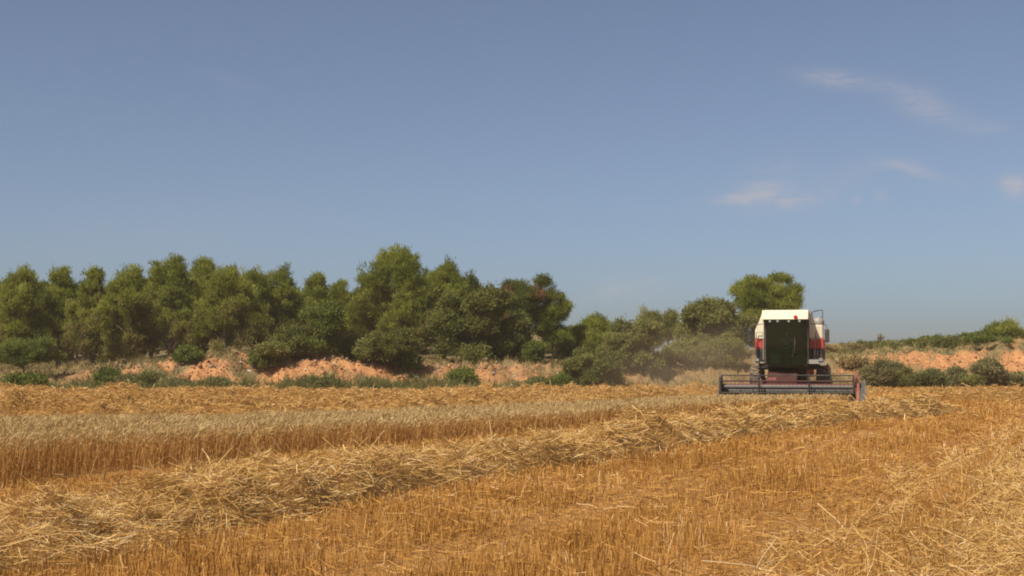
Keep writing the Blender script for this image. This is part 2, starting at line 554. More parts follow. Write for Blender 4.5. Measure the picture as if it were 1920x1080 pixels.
def build_grain():
    rng = np.random.default_rng(11)
    st, er = Batch(), Batch()
    for (y0, y1, dens, w) in ((5, 20, 420, .0075), (20, 30, 360, .0095), (30, 40, 270, .013), (40, 54, 180, .019)):
        x, y = view_points(rng, y0, y1, dens, margin=3.0)
        d = dist_line(x, y, FRONT)
        wob = (fbm(x * .9, y * .9, 51) - .5) * .8
        keep = in_poly(x, y, POLY) & (d > .12 + np.clip(wob, -.1, .5))
        # only the first metres of stalks can be seen into; behind them just the ears and upper stalks
        keep &= ~((((x + 5.62 - (y - 18.9) * .25) / .30) ** 2 + ((y - 18.9) / .9) ** 2 < 1) & (rng.random(len(x)) < .96))
        x, y, d = x[keep], y[keep], d[keep]
        n = len(x)
        h = np.interp(y, [5, 17, 26, 38, 52], [.60, .58, .48, .38, .35]) * (.86 + .28 * fbm(x * .5, y * .5, 61)) * rng.triangular(.6, 1.02, 1.1, n)
        P = np.stack([x, y, terrain(x, y)], 1)
        lean = rng.normal(0, .09, (n, 2)) + np.array([.03, -.02])
        # a patch near the left edge knocked over and flattened
        lod = np.exp(-(((x + 4.9) / .55) ** 2 + ((y - 18.7) / .75) ** 2))
        lean += lod[:, None] * np.array([.5, -.25])
        h = h * (1 - .3 * lod)
        D = np.stack([lean[:, 0], lean[:, 1], np.ones(n)], 1)
        tint = np.clip(rng.beta(2.4, 2.4, n), 0, 1)
        bend = np.stack([rng.normal(.05, .09, n), rng.normal(-.02, .09, n), rng.uniform(-.06, 0, n)], 1)
        st.strands(P, D, h, np.full(n, w) * rng.uniform(.7, 1.2, n), rng, tint, segs=2, bend=bend, taper=.3)
        # a dry leaf on some stalks
        m = n // 3
        k = rng.integers(0, n, m)
        fz = rng.uniform(.3, .8, m)
        P2 = P[k] + unit(D[k]) * (h[k] * fz)[:, None]
        st.strands(P2, np.stack([rng.normal(size=m), rng.normal(size=m), rng.uniform(-.4, .9, m)], 1), rng.uniform(.06, .16, m), np.full(m, w * 1.1), rng,
                   np.clip(rng.beta(3, 2, m), 0, 1), segs=2, bend=np.stack([np.zeros(m), np.zeros(m), np.full(m, -.5)], 1), taper=.7)
        # bearded ears, nodding
        Du = unit(D)
        tip = P + Du * h[:, None] + bend * h[:, None]
        nod = unit(np.stack([rng.normal(.35, .5, n), rng.normal(-.1, .5, n), rng.uniform(.3, 1.2, n)], 1))
        et = np.clip(rng.beta(2.5, 2.3, n), 0, 1)
        for q in range(2):
            er.strands(tip, nod + rng.normal(0, .14, (n, 3)), rng.uniform(.08, .15, n), np.full(n, w * 1.25), rng, et, segs=2,
                       bend=np.stack([np.zeros(n), np.zeros(n), rng.uniform(-.5, 0, n)], 1), taper=.75)
    o = tag(empty('standing_barley', (0, 0, 0)), 'strip of uncut pale bearded barley standing in front of the combine', 'crop', kind='stuff')
    st.build('barley_stems', GRAIN_STEM, o)
    er.build('barley_ears', GRAIN_EAR, o)


build_grain()


def windrow(line, label, width, height, seed, near, mat, group='straw windrows left on the cut field', flat=1.0):
    rng = np.random.default_rng(seed)
    d = np.gradient(line, axis=0)
    d = d / np.linalg.norm(d, axis=1)[:, None]
    nrm = np.stack([-d[:, 1], d[:, 0]], 1)
    s = np.arange(len(line)) * .25
    hh = height * (.62 + .76 * fbm(s * .55, s * 0 + seed, seed, 3))
    ww = width * (.8 + .4 * fbm(s * .4, s * 0 + seed + 9, seed, 3))
    if flat == 1.0 and height < .44: hh = hh * np.interp(line[:, 1], [3, 11, 18, 27, 38], [.62, .74, .84, .90, .95])
    ends = np.clip(np.minimum(s, s[-1] - s) / 1.5, 0, 1) ** .5
    hh = hh * ends
    us = np.linspace(-1, 1, 17)

    def surf(si, u):
        i = np.clip(si, 0, len(line) - 1.001)
        i0 = i.astype(int); f = i - i0
        c = line[i0] * (1 - f)[:, None] + line[i0 + 1] * f[:, None]
        nn = nrm[i0]
        w_ = ww[i0] * (1 - f) + ww[i0 + 1] * f
        h_ = hh[i0] * (1 - f) + hh[i0 + 1] * f
        p = c + nn * (u * w_)[:, None]
        prof = np.clip(1 - np.abs(u) ** 2.2, 0, 1) ** .8
        lump = .2 + 1.6 * fbm(p[:, 0] * 1.9, p[:, 1] * 1.9, seed + 3, 3)
        z = terrain(p[:, 0], p[:, 1]) + h_ * prof * lump - .012
        return np.column_stack([p, z]), prof
    I, U = np.meshgrid(np.arange(len(line)), us, indexing='ij')
    V, _ = surf(I.ravel().astype(float), U.ravel())
    V[:, 2] -= .03
    i = np.arange(len(line) - 1)[:, None] * 17 + np.arange(16)[None]
    Q = np.stack([i, i + 1, i + 18, i + 17], -1).reshape(-1, 4)
    B = Batch()
    B.add(V, Q, np.full(len(V), .12))
    # the straws: denser and finer where the pile is close
    for k0 in range(0, len(line) - 1, 4):
        y = line[k0, 1]
        if abs(line[k0, 0]) > 960 / F * y * 1.05 + 3.0 or y < 6: continue
        sc = max(y / 12.0, .9)
        w = .0052 * sc ** .85
        n = int(near * 3.1 / sc ** 1.55 * ww[k0] * 2)
        si = k0 + rng.uniform(0, 4, n)
        u = rng.normal(0, .55, n) * flat
        P, prof = surf(si, np.clip(u, -1.35, 1.35))
        P[:, 2] += rng.uniform(-.03, .05, n)
        az = rng.uniform(0, 2 * math.pi, n)
        el = rng.normal(.08, .30, n)
        up = rng.random(n) < .07
        el[up] = rng.uniform(.4, 1.3, up.sum())
        D = np.stack([np.cos(az) * np.cos(el), np.sin(az) * np.cos(el), np.sin(el)], 1)
        L = rng.gamma(3.2, .044, n).clip(.05, .42) * (min(.95 + .05 * sc, 1.25) if mat is STRAW else .85)
        P = P - D * (L * rng.uniform(0, .6, n))[:, None]
        P[:, 2] = np.maximum(P[:, 2], terrain(P[:, 0], P[:, 1]) + .01)
        tint = np.clip(rng.beta(2.2, 1.7, n) * .95 + (vnoise(P[:, 0] * 2.2, P[:, 1] * 2.2, seed) - .5) * .3, 0, 1)
        B.strands(P, D, L, w * rng.uniform(.6, 1.5, n), rng, tint, segs=2, bend=rng.normal(0, .26, (n, 3)) * np.array([1, 1, .5]), taper=.15)
        if y < 24:                               # a few broad pale straws and leaves lie on top
            k2 = rng.integers(0, n, n // 26); k2 = k2[el[k2] < .35]
            B.strands(P[k2] + np.array([0, 0, .035]), D[k2] + rng.normal(0, .2, (len(k2), 3)) * np.array([1, 1, .4]), L[k2] * .72, np.full(len(k2), w * 1.55), rng, np.clip(rng.normal(.72, .14, len(k2)), 0, 1), segs=3,
                      bend=rng.normal(0, .3, (len(k2), 3)), taper=.2)
    o = B.build('straw_windrow', mat)
    tag(o, label, 'windrow', group)


windrow(W_MAIN, 'thick pale straw windrow running from the lower left corner towards the combine', .80, .43, 101, 680, STRAW)
windrow(W_RIGHT, 'broad low spread of pale straw along the right edge of the field', 1.75, .16, 102, 400, STRAW, flat=1.25)
for q, (ln, lab) in enumerate(W_FAR):
    windrow(ln, lab, 1.5, (.46, .46, .46, .40, .20, .44, .20)[q], 110 + q, 900, FARSTRAW)

# ------------------------------------------------------------------ bank vegetation
def build_bank_grass():
    rng = np.random.default_rng(21)
    dg, wd = Batch(), Batch()
    n = 150000
    x = rng.uniform(-42, 46, n)
    t = rng.uniform(-.06, 3.2, n) ** 1.0
    y = foot(x) + t * np.interp(x, XC, LB)
    bare = bareness(x, y)
    clump = fbm(x * .9, y * .9, 91)
    keep = (rng.random(n) < np.clip(1.1 - bare * 1.25, .02, 1)) & (rng.random(n) < np.clip((clump - .3) * 4, .05, 1))
    x, y, t, clump = x[keep], y[keep], t[keep], clump[keep]
    n = len(x)
    # greener along the foot of the bank left of the middle and on the right, drier elsewhere
    gz = np.interp(x, [-42, -28, -22, -8, -4, 6, 18, 22, 46], [.15, .3, .95, .95, .6, .3, .25, .65, .7]) * np.clip((.36 - t) * 6, 0, 1)
    gz = gz + np.interp(x, [-42, 16, 20, 24, 46], [.25, .1, .3, .8, .85]) * (t > .68)
    g = rng.random(n) < gz * np.clip(.2 + vnoise(x * .5, y * .5, 93) * 1.5, 0, 1)
    P = np.stack([x, y, terrain(x, y) - .03], 1)
    D = np.stack([rng.normal(0, .4, n), rng.normal(0, .4, n), np.ones(n)], 1)
    L = rng.uniform(.14, .42, n) * (.55 + .9 * clump) * (1 + .25 * ((x > 17) & (t > .65)))
    tn = np.clip(rng.beta(2, 2, n) + (vnoise(x * .7, y * .7, 95) - .5) * .5, 0, 1)
    L[g & (t < .4)] *= 1.5
    bend = rng.normal(0, .3, (n, 3)) * np.array([1, 1, .3])
    a = ~g
    dg.strands(P[a], D[a], L[a], rng.uniform(.02, .045, a.sum()), rng, tn[a], segs=2, bend=bend[a], taper=.8)
    wd.strands(P[g], D[g], L[g], rng.uniform(.03, .075, g.sum()), rng, tn[g], segs=2, bend=bend[g], taper=.7)
    m = 16000
    x2 = rng.uniform(-27, 2, m); t2 = rng.uniform(-.08, .24, m) + (vnoise(x2 * .6, x2 * 0 + 7, 97) - .5) * .2
    y2 = foot(x2) + t2 * np.interp(x2, XC, LB)
    kk = rng.random(m) < np.clip((fbm(x2 * .45, y2 * .3, 98) - .33) * 5, 0, 1) * np.interp(x2, [-27, -24, -9, -5, 2], [.2, 1, 1, .35, .15])
    x2, y2 = x2[kk], y2[kk]; m = len(x2)
    wd.strands(np.stack([x2, y2, terrain(x2, y2) - .02], 1), np.stack([rng.normal(0, .5, m), rng.normal(0, .5, m), np.ones(m)], 1), rng.uniform(.2, .7, m) * (.5 + vnoise(x2, y2, 99)), rng.uniform(.03, .08, m), rng,
               np.clip(rng.beta(2, 2.4, m), 0, 1), segs=2, bend=rng.normal(0, .3, (m, 3)) * np.array([1, 1, .3]), taper=.7)
    tag(dg.build('dry_grass', DRYGRASS), 'dry tan grass covering the bank and the ground under the trees', 'grass', kind='stuff')
    tag(wd.build('green_weeds', WEED), 'low green weeds along the foot and top of the clay bank', 'weeds', kind='stuff')


build_bank_grass()


def stones():
    rng = random.Random(5)
    protos = []
    for k in range(5):
        bm = bmesh.new()
        bmesh.ops.create_icosphere(bm, subdivisions=2, radius=1)
        for v in bm.verts:
            f = 1 + .35 * (float(vnoise(v.co.x * 1.3 + k * 7, v.co.y * 1.3 + v.co.z * 1.7, k)) - .5)
            v.co = Vector((v.co.x * f, v.co.y * f * .8, v.co.z * f * .62))
        me = bpy.data.meshes.new('stone'); bm.to_mesh(me); bm.free()
        me.materials.append(STONE)
        protos.append(me)
    zones = [(-20, -2, 22, .12, .9, 'small pale stone lying on the orange clay of the long bank left of the combine', 'stones on the left clay bank'),
             (-3, 6, 26, .1, .85, 'small whitish stone among the rubble below the dark oak', 'stones below the dark oak'),
             (6, 16, 8, .05, .5, 'small pale stone in the dry grass behind the left end of the header', 'stones in the dry grass slope'),
             (20, 35, 12, .35, .95, 'small pale stone on the orange bank right of the combine', 'stones on the right clay bank')]
    for (x0, x1, n, t0, t1, lab, grp) in zones:
        for _ in range(n):
            x = rng.uniform(x0, x1); t = rng.uniform(t0, t1)
            y = float(foot(x)) + t * float(np.interp(x, XC, LB))
            s = rng.choice((.04, .05, .06, .07, .09, .12))
            o = bpy.data.objects.new('stone', rng.choice(protos))
            o.location = (x, y, float(terrain(x, y)) + s * .2)
            o.scale = (s * rng.uniform(.8, 1.4), s, s * rng.uniform(.8, 1.2))
            o.rotation_euler = (rng.uniform(-.3, .3), rng.uniform(-.3, .3), rng.uniform(0, 6.28))
            COL.objects.link(o)
            tag(o, lab, 'stone', grp)


stones()


def rubble():
    rng = np.random.default_rng(33)
    n = 60000
    x = rng.uniform(-34, 40, n); t = rng.uniform(.05, 1.15, n)
    y = foot(x) + t * np.interp(x, XC, LB)
    b = bareness(x, y)
    up = np.exp(-((t - np.interp(x, [-40, 17, 22, 40], [.9, .9, .8, .9])) / .18) ** 2) * (x < 6)
    k = rng.random(n) < b * .22 + up * .22
    x, y, t, up = x[k], y[k], t[k], up[k]
    n = len(x)
    s = rng.gamma(2.0, .022, n).clip(.015, .16)
    c = np.stack([x, y, terrain(x, y) + s * .2], 1)
    base = np.array([(1, 0, 0), (-1, 0, 0), (0, 1, 0), (0, -1, 0), (0, 0, 1), (0, 0, -1)], float)
    V = c[:, None] + base[None] * s[:, None, None] * rng.uniform(.6, 1.3, (n, 6, 1)) + rng.normal(0, .25, (n, 6, 3)) * s[:, None, None]
    f = np.array([(0, 2, 4), (2, 1, 4), (1, 3, 4), (3, 0, 4), (2, 0, 5), (1, 2, 5), (3, 1, 5), (0, 3, 5)])
    Q = (np.arange(n) * 6)[:, None, None] + f[None]
    grey = rng.random(n) < .12 + .6 * up
    tint = np.where(grey, rng.uniform(.62, .95, n), rng.uniform(0, .5, n))
    o = np_mesh('rubble', V.reshape(-1, 3), Q.reshape(-1, 3), tint_mat('clods_and_stones', [(0, (.24, .11, .055)), (.3, (.44, .205, .09)), (.5, (.54, .275, .13)), (.6, (.17, .115, .07)), (1, (.32, .235, .15))], rough=.95), None, {'tint': np.repeat(tint, 6)})
    tag(o, 'orange clods and grey rubble strewn over the clay bank', 'rubble', kind='stuff')


rubble()

# ------------------------------------------------------------------ trees and shrubs
def tube_np(pts, rad, k=7):
    pts = np.array(pts, float)
    d = unit(np.gradient(pts, axis=0))
    a = unit(np.cross(d, np.array([.31, .95, .11])))
    b = np.cross(d, a)
    an = np.arange(k) / k * 2 * math.pi
    V = pts[:, None] + (a[:, None] * np.cos(an)[None, :, None] + b[:, None] * np.sin(an)[None, :, None]) * np.array(rad)[:, None, None]
    n = len(pts)
    i = np.arange(n - 1)[:, None] * k + np.arange(k)[None]
    j = np.arange(n - 1)[:, None] * k + ((np.arange(k) + 1) % k)[None]
    return V.reshape(-1, 3), np.stack([i, j, j + k, i + k], -1).reshape(-1, 4)


def tree(name, label, cat, group, loc, H, Wd, kind, seed, clear=.12, mat=None, dead=.0, rust=False, dens=1.0, lean=0.0):
    rng = np.random.default_rng(seed)
    root = tag(empty(name, loc), label, cat, group)
    R = Wd / 2
    shrub = kind in ('shrub', 'loose')
    if kind == 'pine':
        nl = 44
        h = np.concatenate([[.93], np.linspace(clear + .06, .90, nl - 1) + rng.uniform(-.03, .03, nl - 1)])
        prof = (1 - np.clip(h, 0, 1) ** 1.8) ** .8 * np.clip(.75 + h * 1.2, 0, 1)
        r = prof * R * rng.uniform(.30, 1.0, nl)
        az = np.arange(nl) * 2.4 + rng.uniform(-.5, .5, nl)
        lr = R * rng.uniform(.15, .27, nl) * (1.1 - .3 * h); lr[0] = R * .18
        r[0] = R * .12
        ez = rng.uniform(1.3, 2.3, nl)
        q = 12                                   # little upright leaders that fray the outline
        hq = rng.uniform(.55, .97, q)
        h = np.concatenate([h, hq]); az = np.concatenate([az, rng.uniform(0, 6.28, q)])
        r = np.concatenate([r, R * (1 - hq ** 1.8) ** .8 * rng.uniform(.75, 1.1, q) + .05])
        lr = np.concatenate([lr, R * rng.uniform(.10, .17, q)]); ez = np.concatenate([ez, rng.uniform(1.6, 2.4, q)])
        nl += q
    elif kind == 'umbrella':
        nl = 24
        h = np.concatenate([[.88], rng.uniform(clear + .05, .84, nl - 1)])
        r = R * np.sqrt(np.clip(1 - ((h - .55) / .5) ** 2, .05, 1)) * rng.uniform(.3, .78, nl)
        az = np.arange(nl) * 2.4
        lr = np.minimum(R * rng.uniform(.24, .36, nl), H * .2); ez = rng.uniform(.6, .95, nl)
    elif kind == 'oak':
        nl = 28
        h = np.concatenate([[.86], rng.uniform(clear + .1, .84, nl - 1)])
        r = R * np.sqrt(np.clip(1 - ((h - .42) / .62) ** 2, .05, 1)) * rng.uniform(.4, .78, nl)
        az = np.arange(nl) * 2.4 + rng.uniform(-.4, .4, nl)
        lr = R * rng.uniform(.20, .34, nl); ez = rng.uniform(.8, 1.05, nl)
    elif kind == 'slim':
        nl = 9
        h = np.linspace(clear + .1, .9, nl); r = R * rng.uniform(.1, .5, nl); az = np.arange(nl) * 2.4
        lr = R * rng.uniform(.45, .65, nl); ez = rng.uniform(1.0, 1.5, nl)
    else:
        nl = 18
        h = np.concatenate([[.72], rng.uniform(.18, .66, nl - 1)])
        r = R * np.concatenate([[.1], rng.uniform(.3, .72, nl - 1)])
        az = np.arange(nl) * 2.4 + rng.uniform(-.4, .4, nl)
        lr = R * rng.uniform(.22, .36, nl); ez = rng.uniform(.8, 1.1, nl)
        lr = np.minimum(lr, H * .36)
    if kind in ('pine', 'umbrella', 'oak'):       # gaps: a few limbs are missing, others stand out
        drop = rng.random(nl) > (.80 if kind == 'pine' else .94); drop[0] = False
        h, r, az, lr, ez = h[~drop], r[~drop], az[~drop], lr[~drop], ez[~drop]
        nl = len(h)
        r = r * rng.uniform(.85, 1.18, nl)
    C = np.stack([np.cos(az) * r, np.sin(az) * r, h * H], 1)
    top = (C[:, 2] + lr * ez).max()
    C[:, 2] -= (top - H) * h
    C[:, 0] += lean * h
    if shrub: C[:, 2] = np.maximum(C[:, 2], lr * .55)
    # trunk and limbs
    tr = max(.05, .022 * H) if not shrub else .035
    tv, tq, off = [], [], 0
    ph = rng.uniform(0, 6.28)
    tz = np.linspace(-.3, H * (.82 if not shrub else .5), 8)
    sway = np.stack([np.sin(tz * .6 + ph) * .05 * H * .12 + lean * np.clip(tz / H, 0, 1), np.cos(tz * .5 + ph) * .05 * H * .12, tz], 1)
    sway[:, :2] -= sway[1, :2]
    v, q = tube_np(sway, tr * np.linspace(1.25, .3, 8))
    tv.append(v); tq.append(q + off); off += len(v)
    for c in C[1:]:
        z0 = max(c[2] - .35 * np.hypot(c[0], c[1]) - .1 * H, .08 * H)
        s0 = np.array([np.interp(z0, sway[:, 2], sway[:, 0]), np.interp(z0, sway[:, 2], sway[:, 1]), z0])
        mid = (s0 + c) / 2 + rng.normal(0, .05 * R, 3)
        v, q = tube_np([s0, (s0 * .6 + mid * .4) + [0, 0, .02], mid, c], tr * np.array([.5, .42, .3, .12]), 5)
        tv.append(v); tq.append(q + off); off += len(v)
    np_mesh('trunk' if not shrub else 'stems', np.concatenate(tv), np.concatenate(tq), BARK, root, smooth=True)
    # foliage: lobes > sprays > leaves
    if kind in ('pine', 'umbrella', 'slim'):
        ll, lw, cr, per, spray = .18, .034, .28, 44, .46
    elif kind == 'oak':
        ll, lw, cr, per, spray = .12, .07, .32, 52, .5
    elif kind == 'loose':
        ll, lw, cr, per, spray = .17, .05, .3, 34, .45
    else:
        ll, lw, cr, per, spray = .10, .06, .24, 46, .36
    P_, D_, T_, lobe, N_ = [], [], [], [], []
    for i in range(nl):
        area = 4 * math.pi * lr[i] ** 2
        m = max(6, int(area / spray ** 2 * 2.5 * dens))
        d = unit(rng.normal(size=(m, 3)))
        d[:, 2] = np.where(d[:, 2] < -.35, -d[:, 2] * .6, d[:, 2])
        rr = lr[i] * rng.uniform(.35, 1.22, m) * (1 + .25 * (vnoise(d[:, 0] * 2 + i, d[:, 1] * 2 + d[:, 2] * 2, seed) - .5))
        cc = C[i] + d * rr[:, None] * np.array([1, 1, ez[i]])
        ct = np.clip(.5 + rng.normal(0, .22, m) + rng.normal(0, .16), 0, 1)
        k = per
        pos = np.repeat(cc, k, 0) + rng.normal(0, cr * .5, (m * k, 3)) * np.array([1, 1, .75])
        out = unit(np.repeat(d, k, 0) * .6 + rng.normal(0, .55, (m * k, 3)) + np.array([0, 0, .75 if kind == 'pine' else .45]))
        N_.append(np.repeat(d, k, 0) * .8 + np.array([0, 0, .35]) + rng.normal(0, .5, (m * k, 3))); P_.append(pos); D_.append(out); lobe.append(np.full(m * k, i))
        T_.append(np.clip(np.repeat(ct, k) + rng.normal(0, .13, m * k), 0, 1))
    P = np.concatenate(P_); D = np.concatenate(D_); T = np.concatenate(T_); lobe = np.concatenate(lobe); N = np.concatenate(N_)
    ok = P[:, 2] > .03
    P, D, T, lobe, N = P[ok], D[ok], T[ok], lobe[ok], N[ok]
    n = len(P)

    def part(nm, sel, m):
        if sel.sum() < 900: return
        B = Batch()
        k = sel.sum()
        B.strands(P[sel], D[sel], rng.uniform(.6, 1.25, k) * ll, rng.uniform(.7, 1.3, k) * lw, rng, T[sel], taper=.45, side=unit(np.cross(unit(D[sel]), N[sel])))
        B.build(nm, m, root)
    brown = np.zeros(n, bool); red = np.zeros(n, bool)
    if dead:
        pn = vnoise(P[:, 0] * 1.4 + seed, P[:, 2] * 1.1, seed + 2)
        brown = (pn * .7 + np.clip(.50 - P[:, 2] / H, -.5, .5) * 1.0 + rng.normal(0, .22, n) > 1.0 - dead) & (P[:, 2] < H * .72)
    if rust:
        for (dx, dz, rr) in rust:
            red |= (np.hypot(P[:, 0] - dx, (P[:, 2] - dz * H) * .8) < rr * rng.uniform(.2, 1.3, n)) & (P[:, 1] < .3)
        brown &= ~red
    part('crown', ~(brown | red), mat)
    part('dry_twigs', brown, BROWN)
    part('dead_branch', red, RUST)
    return root


WOOD = 'trees of the wood behind the field'
# photo x, top y, width px, distance, kind, material, clear, dead, label
TREES = [
    (40, 501, 120, 88, 'pine', PINE, .10, .35, 'tall ragged pine at the left edge of the wood, behind the little almond tree'),
    (112, 498, 92, 90, 'pine', PINE, .10, .45, 'pine with a flat spiky top, second from the left edge of the wood'),
    (176, 503, 92, 86, 'pine', PINE, .08, .5, 'pointed pine with a browning skirt, third from the left edge of the wood'),
    (243, 501, 126, 84, 'pine', PINE, .04, .5, 'broad golden green pine leaning out over the left end of the clay bank'),
    (322, 480, 120, 90, 'pine', PINE, .16, .4, 'tall pine with a bare dark gap below its crown, left of the paired tops'),
    (383, 482, 84, 93, 'pine', PINE, .14, .4, 'tall narrow pine whose top stands just behind the broad golden pine'),
    (424, 497, 124, 85, 'pine', PINE, .03, .45, 'broad golden pine with branches reaching the ground, above the long bank'),
    (474, 508, 84, 90, 'pine', PINE, .12, .4, 'rounded pine between the broad golden pine and the twin tops'),
    (528, 502, 84, 92, 'pine', PINE, .15, .45, 'pine with two rounded tops left of the small separate top'),
    (592, 511, 66, 92, 'pine', PINE, .15, .4, 'slender pine with a separate round top, right of the twin tops'),
    (638, 526, 56, 94, 'pine', PINE, .12, .3, 'small slender pine in the dip left of the tallest pine'),
    (742, 463, 172, 88, 'pine', PINE, .06, .32, 'tallest pine of the wood, broad and bright green'),
    (832, 489, 110, 90, 'pine', PINE, .10, .3, 'pine close on the right of the tallest pine'),
    (875, 512, 100, 93, 'pine', DARKPINE, .10, .1, 'dull green pine rising behind the big dark oak'),
    (986, 520, 132, 88, 'umbrella', DARKPINE, .3, 0, 'dark pine with two rusty dead patches in its crown'),
    (1036, 566, 74, 88, 'umbrella', PINE, .3, .2, 'open branched lower pine right of the rusty patches'),
    (1118, 593, 92, 89, 'pine', PINE, .05, .15, 'small yellow green pine above the round dark shrub'),
    (1076, 612, 60, 92, 'pine', PINE, .05, .1, 'small pine between the dark wood and the yellow green pine'),
    (1216, 584, 54, 96, 'slim', GREY, .25, 0, 'slim grey green tree standing above the low thicket'),
    (1252, 585, 46, 98, 'slim', GREY, .35, 0, 'thin tree with a lollipop crown, seen alone against the sky'),
    (1326, 565, 124, 92, 'oak', GREY, .10, 0, 'pale grey green oak in the dust left of the combine'),
    (1392, 592, 66, 94, 'oak', GREY, .08, 0, 'low grey green tree just left of the combine'),
    (1437, 513, 132, 97, 'umbrella', PINE, .3, 0, 'round topped pine standing right behind the combine roof'),
]
for k, (px, ty, wpx, Y, kind, mt, cl, dd, lab) in enumerate(TREES):
    p = at(px, ty, Y)
    z = float(terrain(p[0], Y)) - .05
    rust = [(-1.15, .85, .42), (.85, .81, .48), (-1.1, .5, .4)] if 'rusty dead' in lab else False
    tree('pine_tree' if kind in ('pine', 'umbrella') else 'broadleaf_tree', lab, 'tree', WOOD, (p[0], Y, z), p[2] - z, wpx * Y / F * (1.14 if kind == 'pine' else 1.0), kind, 300 + k, cl + (.07 if 'pine' == kind and 'broad' not in lab else 0), mt, dd, rust)

# the big oak is in front of the pines
for (px, ty, wpx, Y, lab, sd) in ((884, 538, 168, 84.5, 'biggest dark green holm oak, in front of the wood near its middle', 71),
                                  (955, 590, 92, 85.5, 'dark holm oak squeezed under the pine with rusty patches', 72)):
    p = at(px, ty, Y); z = float(terrain(p[0], Y)) - .1
    tree('holm_oak', lab, 'tree', WOOD, (p[0], Y, z), p[2] - z, wpx * Y / F, 'oak', sd, 0.0, OAK)

# pines deeper in the wood: they close the gaps between the front trunks, shade painted in by darker needles
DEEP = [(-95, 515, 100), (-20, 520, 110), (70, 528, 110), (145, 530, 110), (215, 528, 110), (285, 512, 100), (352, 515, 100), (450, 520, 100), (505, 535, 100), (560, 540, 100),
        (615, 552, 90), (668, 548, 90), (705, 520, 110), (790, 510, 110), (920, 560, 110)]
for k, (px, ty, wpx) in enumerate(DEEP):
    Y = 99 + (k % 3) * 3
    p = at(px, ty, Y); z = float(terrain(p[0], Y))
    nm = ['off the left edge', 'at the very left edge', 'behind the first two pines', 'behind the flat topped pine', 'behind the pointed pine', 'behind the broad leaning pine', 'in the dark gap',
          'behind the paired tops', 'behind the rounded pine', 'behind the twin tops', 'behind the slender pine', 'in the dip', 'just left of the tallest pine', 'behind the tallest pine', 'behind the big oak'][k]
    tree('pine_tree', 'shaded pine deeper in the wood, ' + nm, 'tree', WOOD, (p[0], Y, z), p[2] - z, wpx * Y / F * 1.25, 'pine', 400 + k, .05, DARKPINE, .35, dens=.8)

SHR = 'shrubs on the clay bank'
# photo x, top y, base y, width px, kind, material, label
SHRUBS = [
    (28, 704, 739, 46, 'loose', GREEN, 'bright green tuft at the edge of the stubble in the lower left corner'),
    (60, 704, 739, 34, 'loose', GREEN, 'upright bright green tuft just right of the almond tree trunk'),
    (196, 692, 729, 40, 'loose', GREEN, 'bright green bush at the left end of the clay bank'),
    (232, 704, 729, 56, 'loose', SCRUB, 'low dull scrub right of the bright green bush'),
    (278, 700, 728, 54, 'loose', WEED, 'low green scrub under the left end of the bare orange scarp'),
    (330, 714, 730, 60, 'loose', SCRUB, 'flat green scrub below the bare orange scarp'),
    (405, 715, 730, 50, 'loose', WEED, 'small flat green scrub left of the wide low one'),
    (610, 708, 729, 80, 'loose', WEED, 'wide low green scrub at the foot of the middle of the scarp'),
    (350, 649, 680, 52, 'shrub', GREEN, 'small fresh green bush on top of the bank in the dark gap'),
    (505, 640, 700, 76, 'shrub', GREY, 'olive green shrub hanging over the orange scarp'),
    (556, 608, 672, 104, 'shrub', OAK, 'broad olive oak scrub behind the hanging shrub'),
    (606, 569, 668, 76, 'oak', GREEN, 'light green young tree above the middle of the scarp'),
    (656, 634, 672, 44, 'shrub', GREEN, 'small light green bush left of the round dark shrub on the scarp'),
    (700, 622, 678, 70, 'shrub', GREY, 'olive bush tucked behind the left side of the round dark shrub'),
    (741, 616, 702, 120, 'shrub', OAK, 'round dark green holm oak shrub sitting on the scarp'),
    (868, 694, 729, 58, 'loose', GREEN, 'low green bush at the foot of the biggest oak'),
    (1000, 640, 682, 50, 'shrub', GREEN, 'yellow green bush right of the dark oaks'),
    (1044, 620, 672, 80, 'shrub', GREY, 'rounded olive bush with a darker heart below the open pine'),
    (1012, 712, 731, 48, 'loose', WEED, 'low sparse bush on the rubble slope'),
    (1058, 700, 729, 44, 'loose', GREEN, 'small leafy bush left of the round front shrub'),
    (1086, 654, 722, 70, 'shrub', GREY, 'upright olive shrub behind the left of the round front shrub'),
    (1130, 660, 732, 102, 'shrub', OAK, 'round dark shrub at the edge of the stubble, farthest forward of all'),
    (1190, 600, 694, 112, 'oak', GREY, 'wide dark thicket behind the round front shrub'),
    (1150, 622, 700, 70, 'shrub', GREY, 'dark bush between the yellow green pine and the wide thicket'),
    (1268, 640, 690, 60, 'shrub', GREY, 'hazy low bush under the thin lollipop tree'),
    (1360, 626, 690, 80, 'shrub', GREY, 'dusty low bush beside the left flank of the combine'),
    (1310, 630, 690, 90, 'shrub', GREY, 'dusty low bush under the pale oak'),
    (1655, 674, 727, 74, 'loose', SCRUB, 'olive shrub nearest the right end of the header'),
    (1700, 692, 728, 44, 'shrub', GREY, 'small rounded shrub second to the right of the header'),
    (1744, 694, 728, 62, 'loose', WEED, 'green shrub under the narrow orange gully'),
    (1797, 690, 728, 44, 'loose', SCRUB, 'shrub left of the widest patch of orange clay'),
    (1856, 672, 728, 62, 'loose', SCRUB, 'tall olive shrub at the foot of the right bank'),
    (1910, 700, 728, 50, 'shrub', SCRUB, 'shrub at the right edge of the picture below the orange clay'),
    (1826, 704, 729, 36, 'shrub', GREY, 'smallest shrub under the tall olive one'),
    (1600, 668, 694, 60, 'loose', DRYGRASS, 'dry straw coloured bush close behind the right end of the combine'),
]
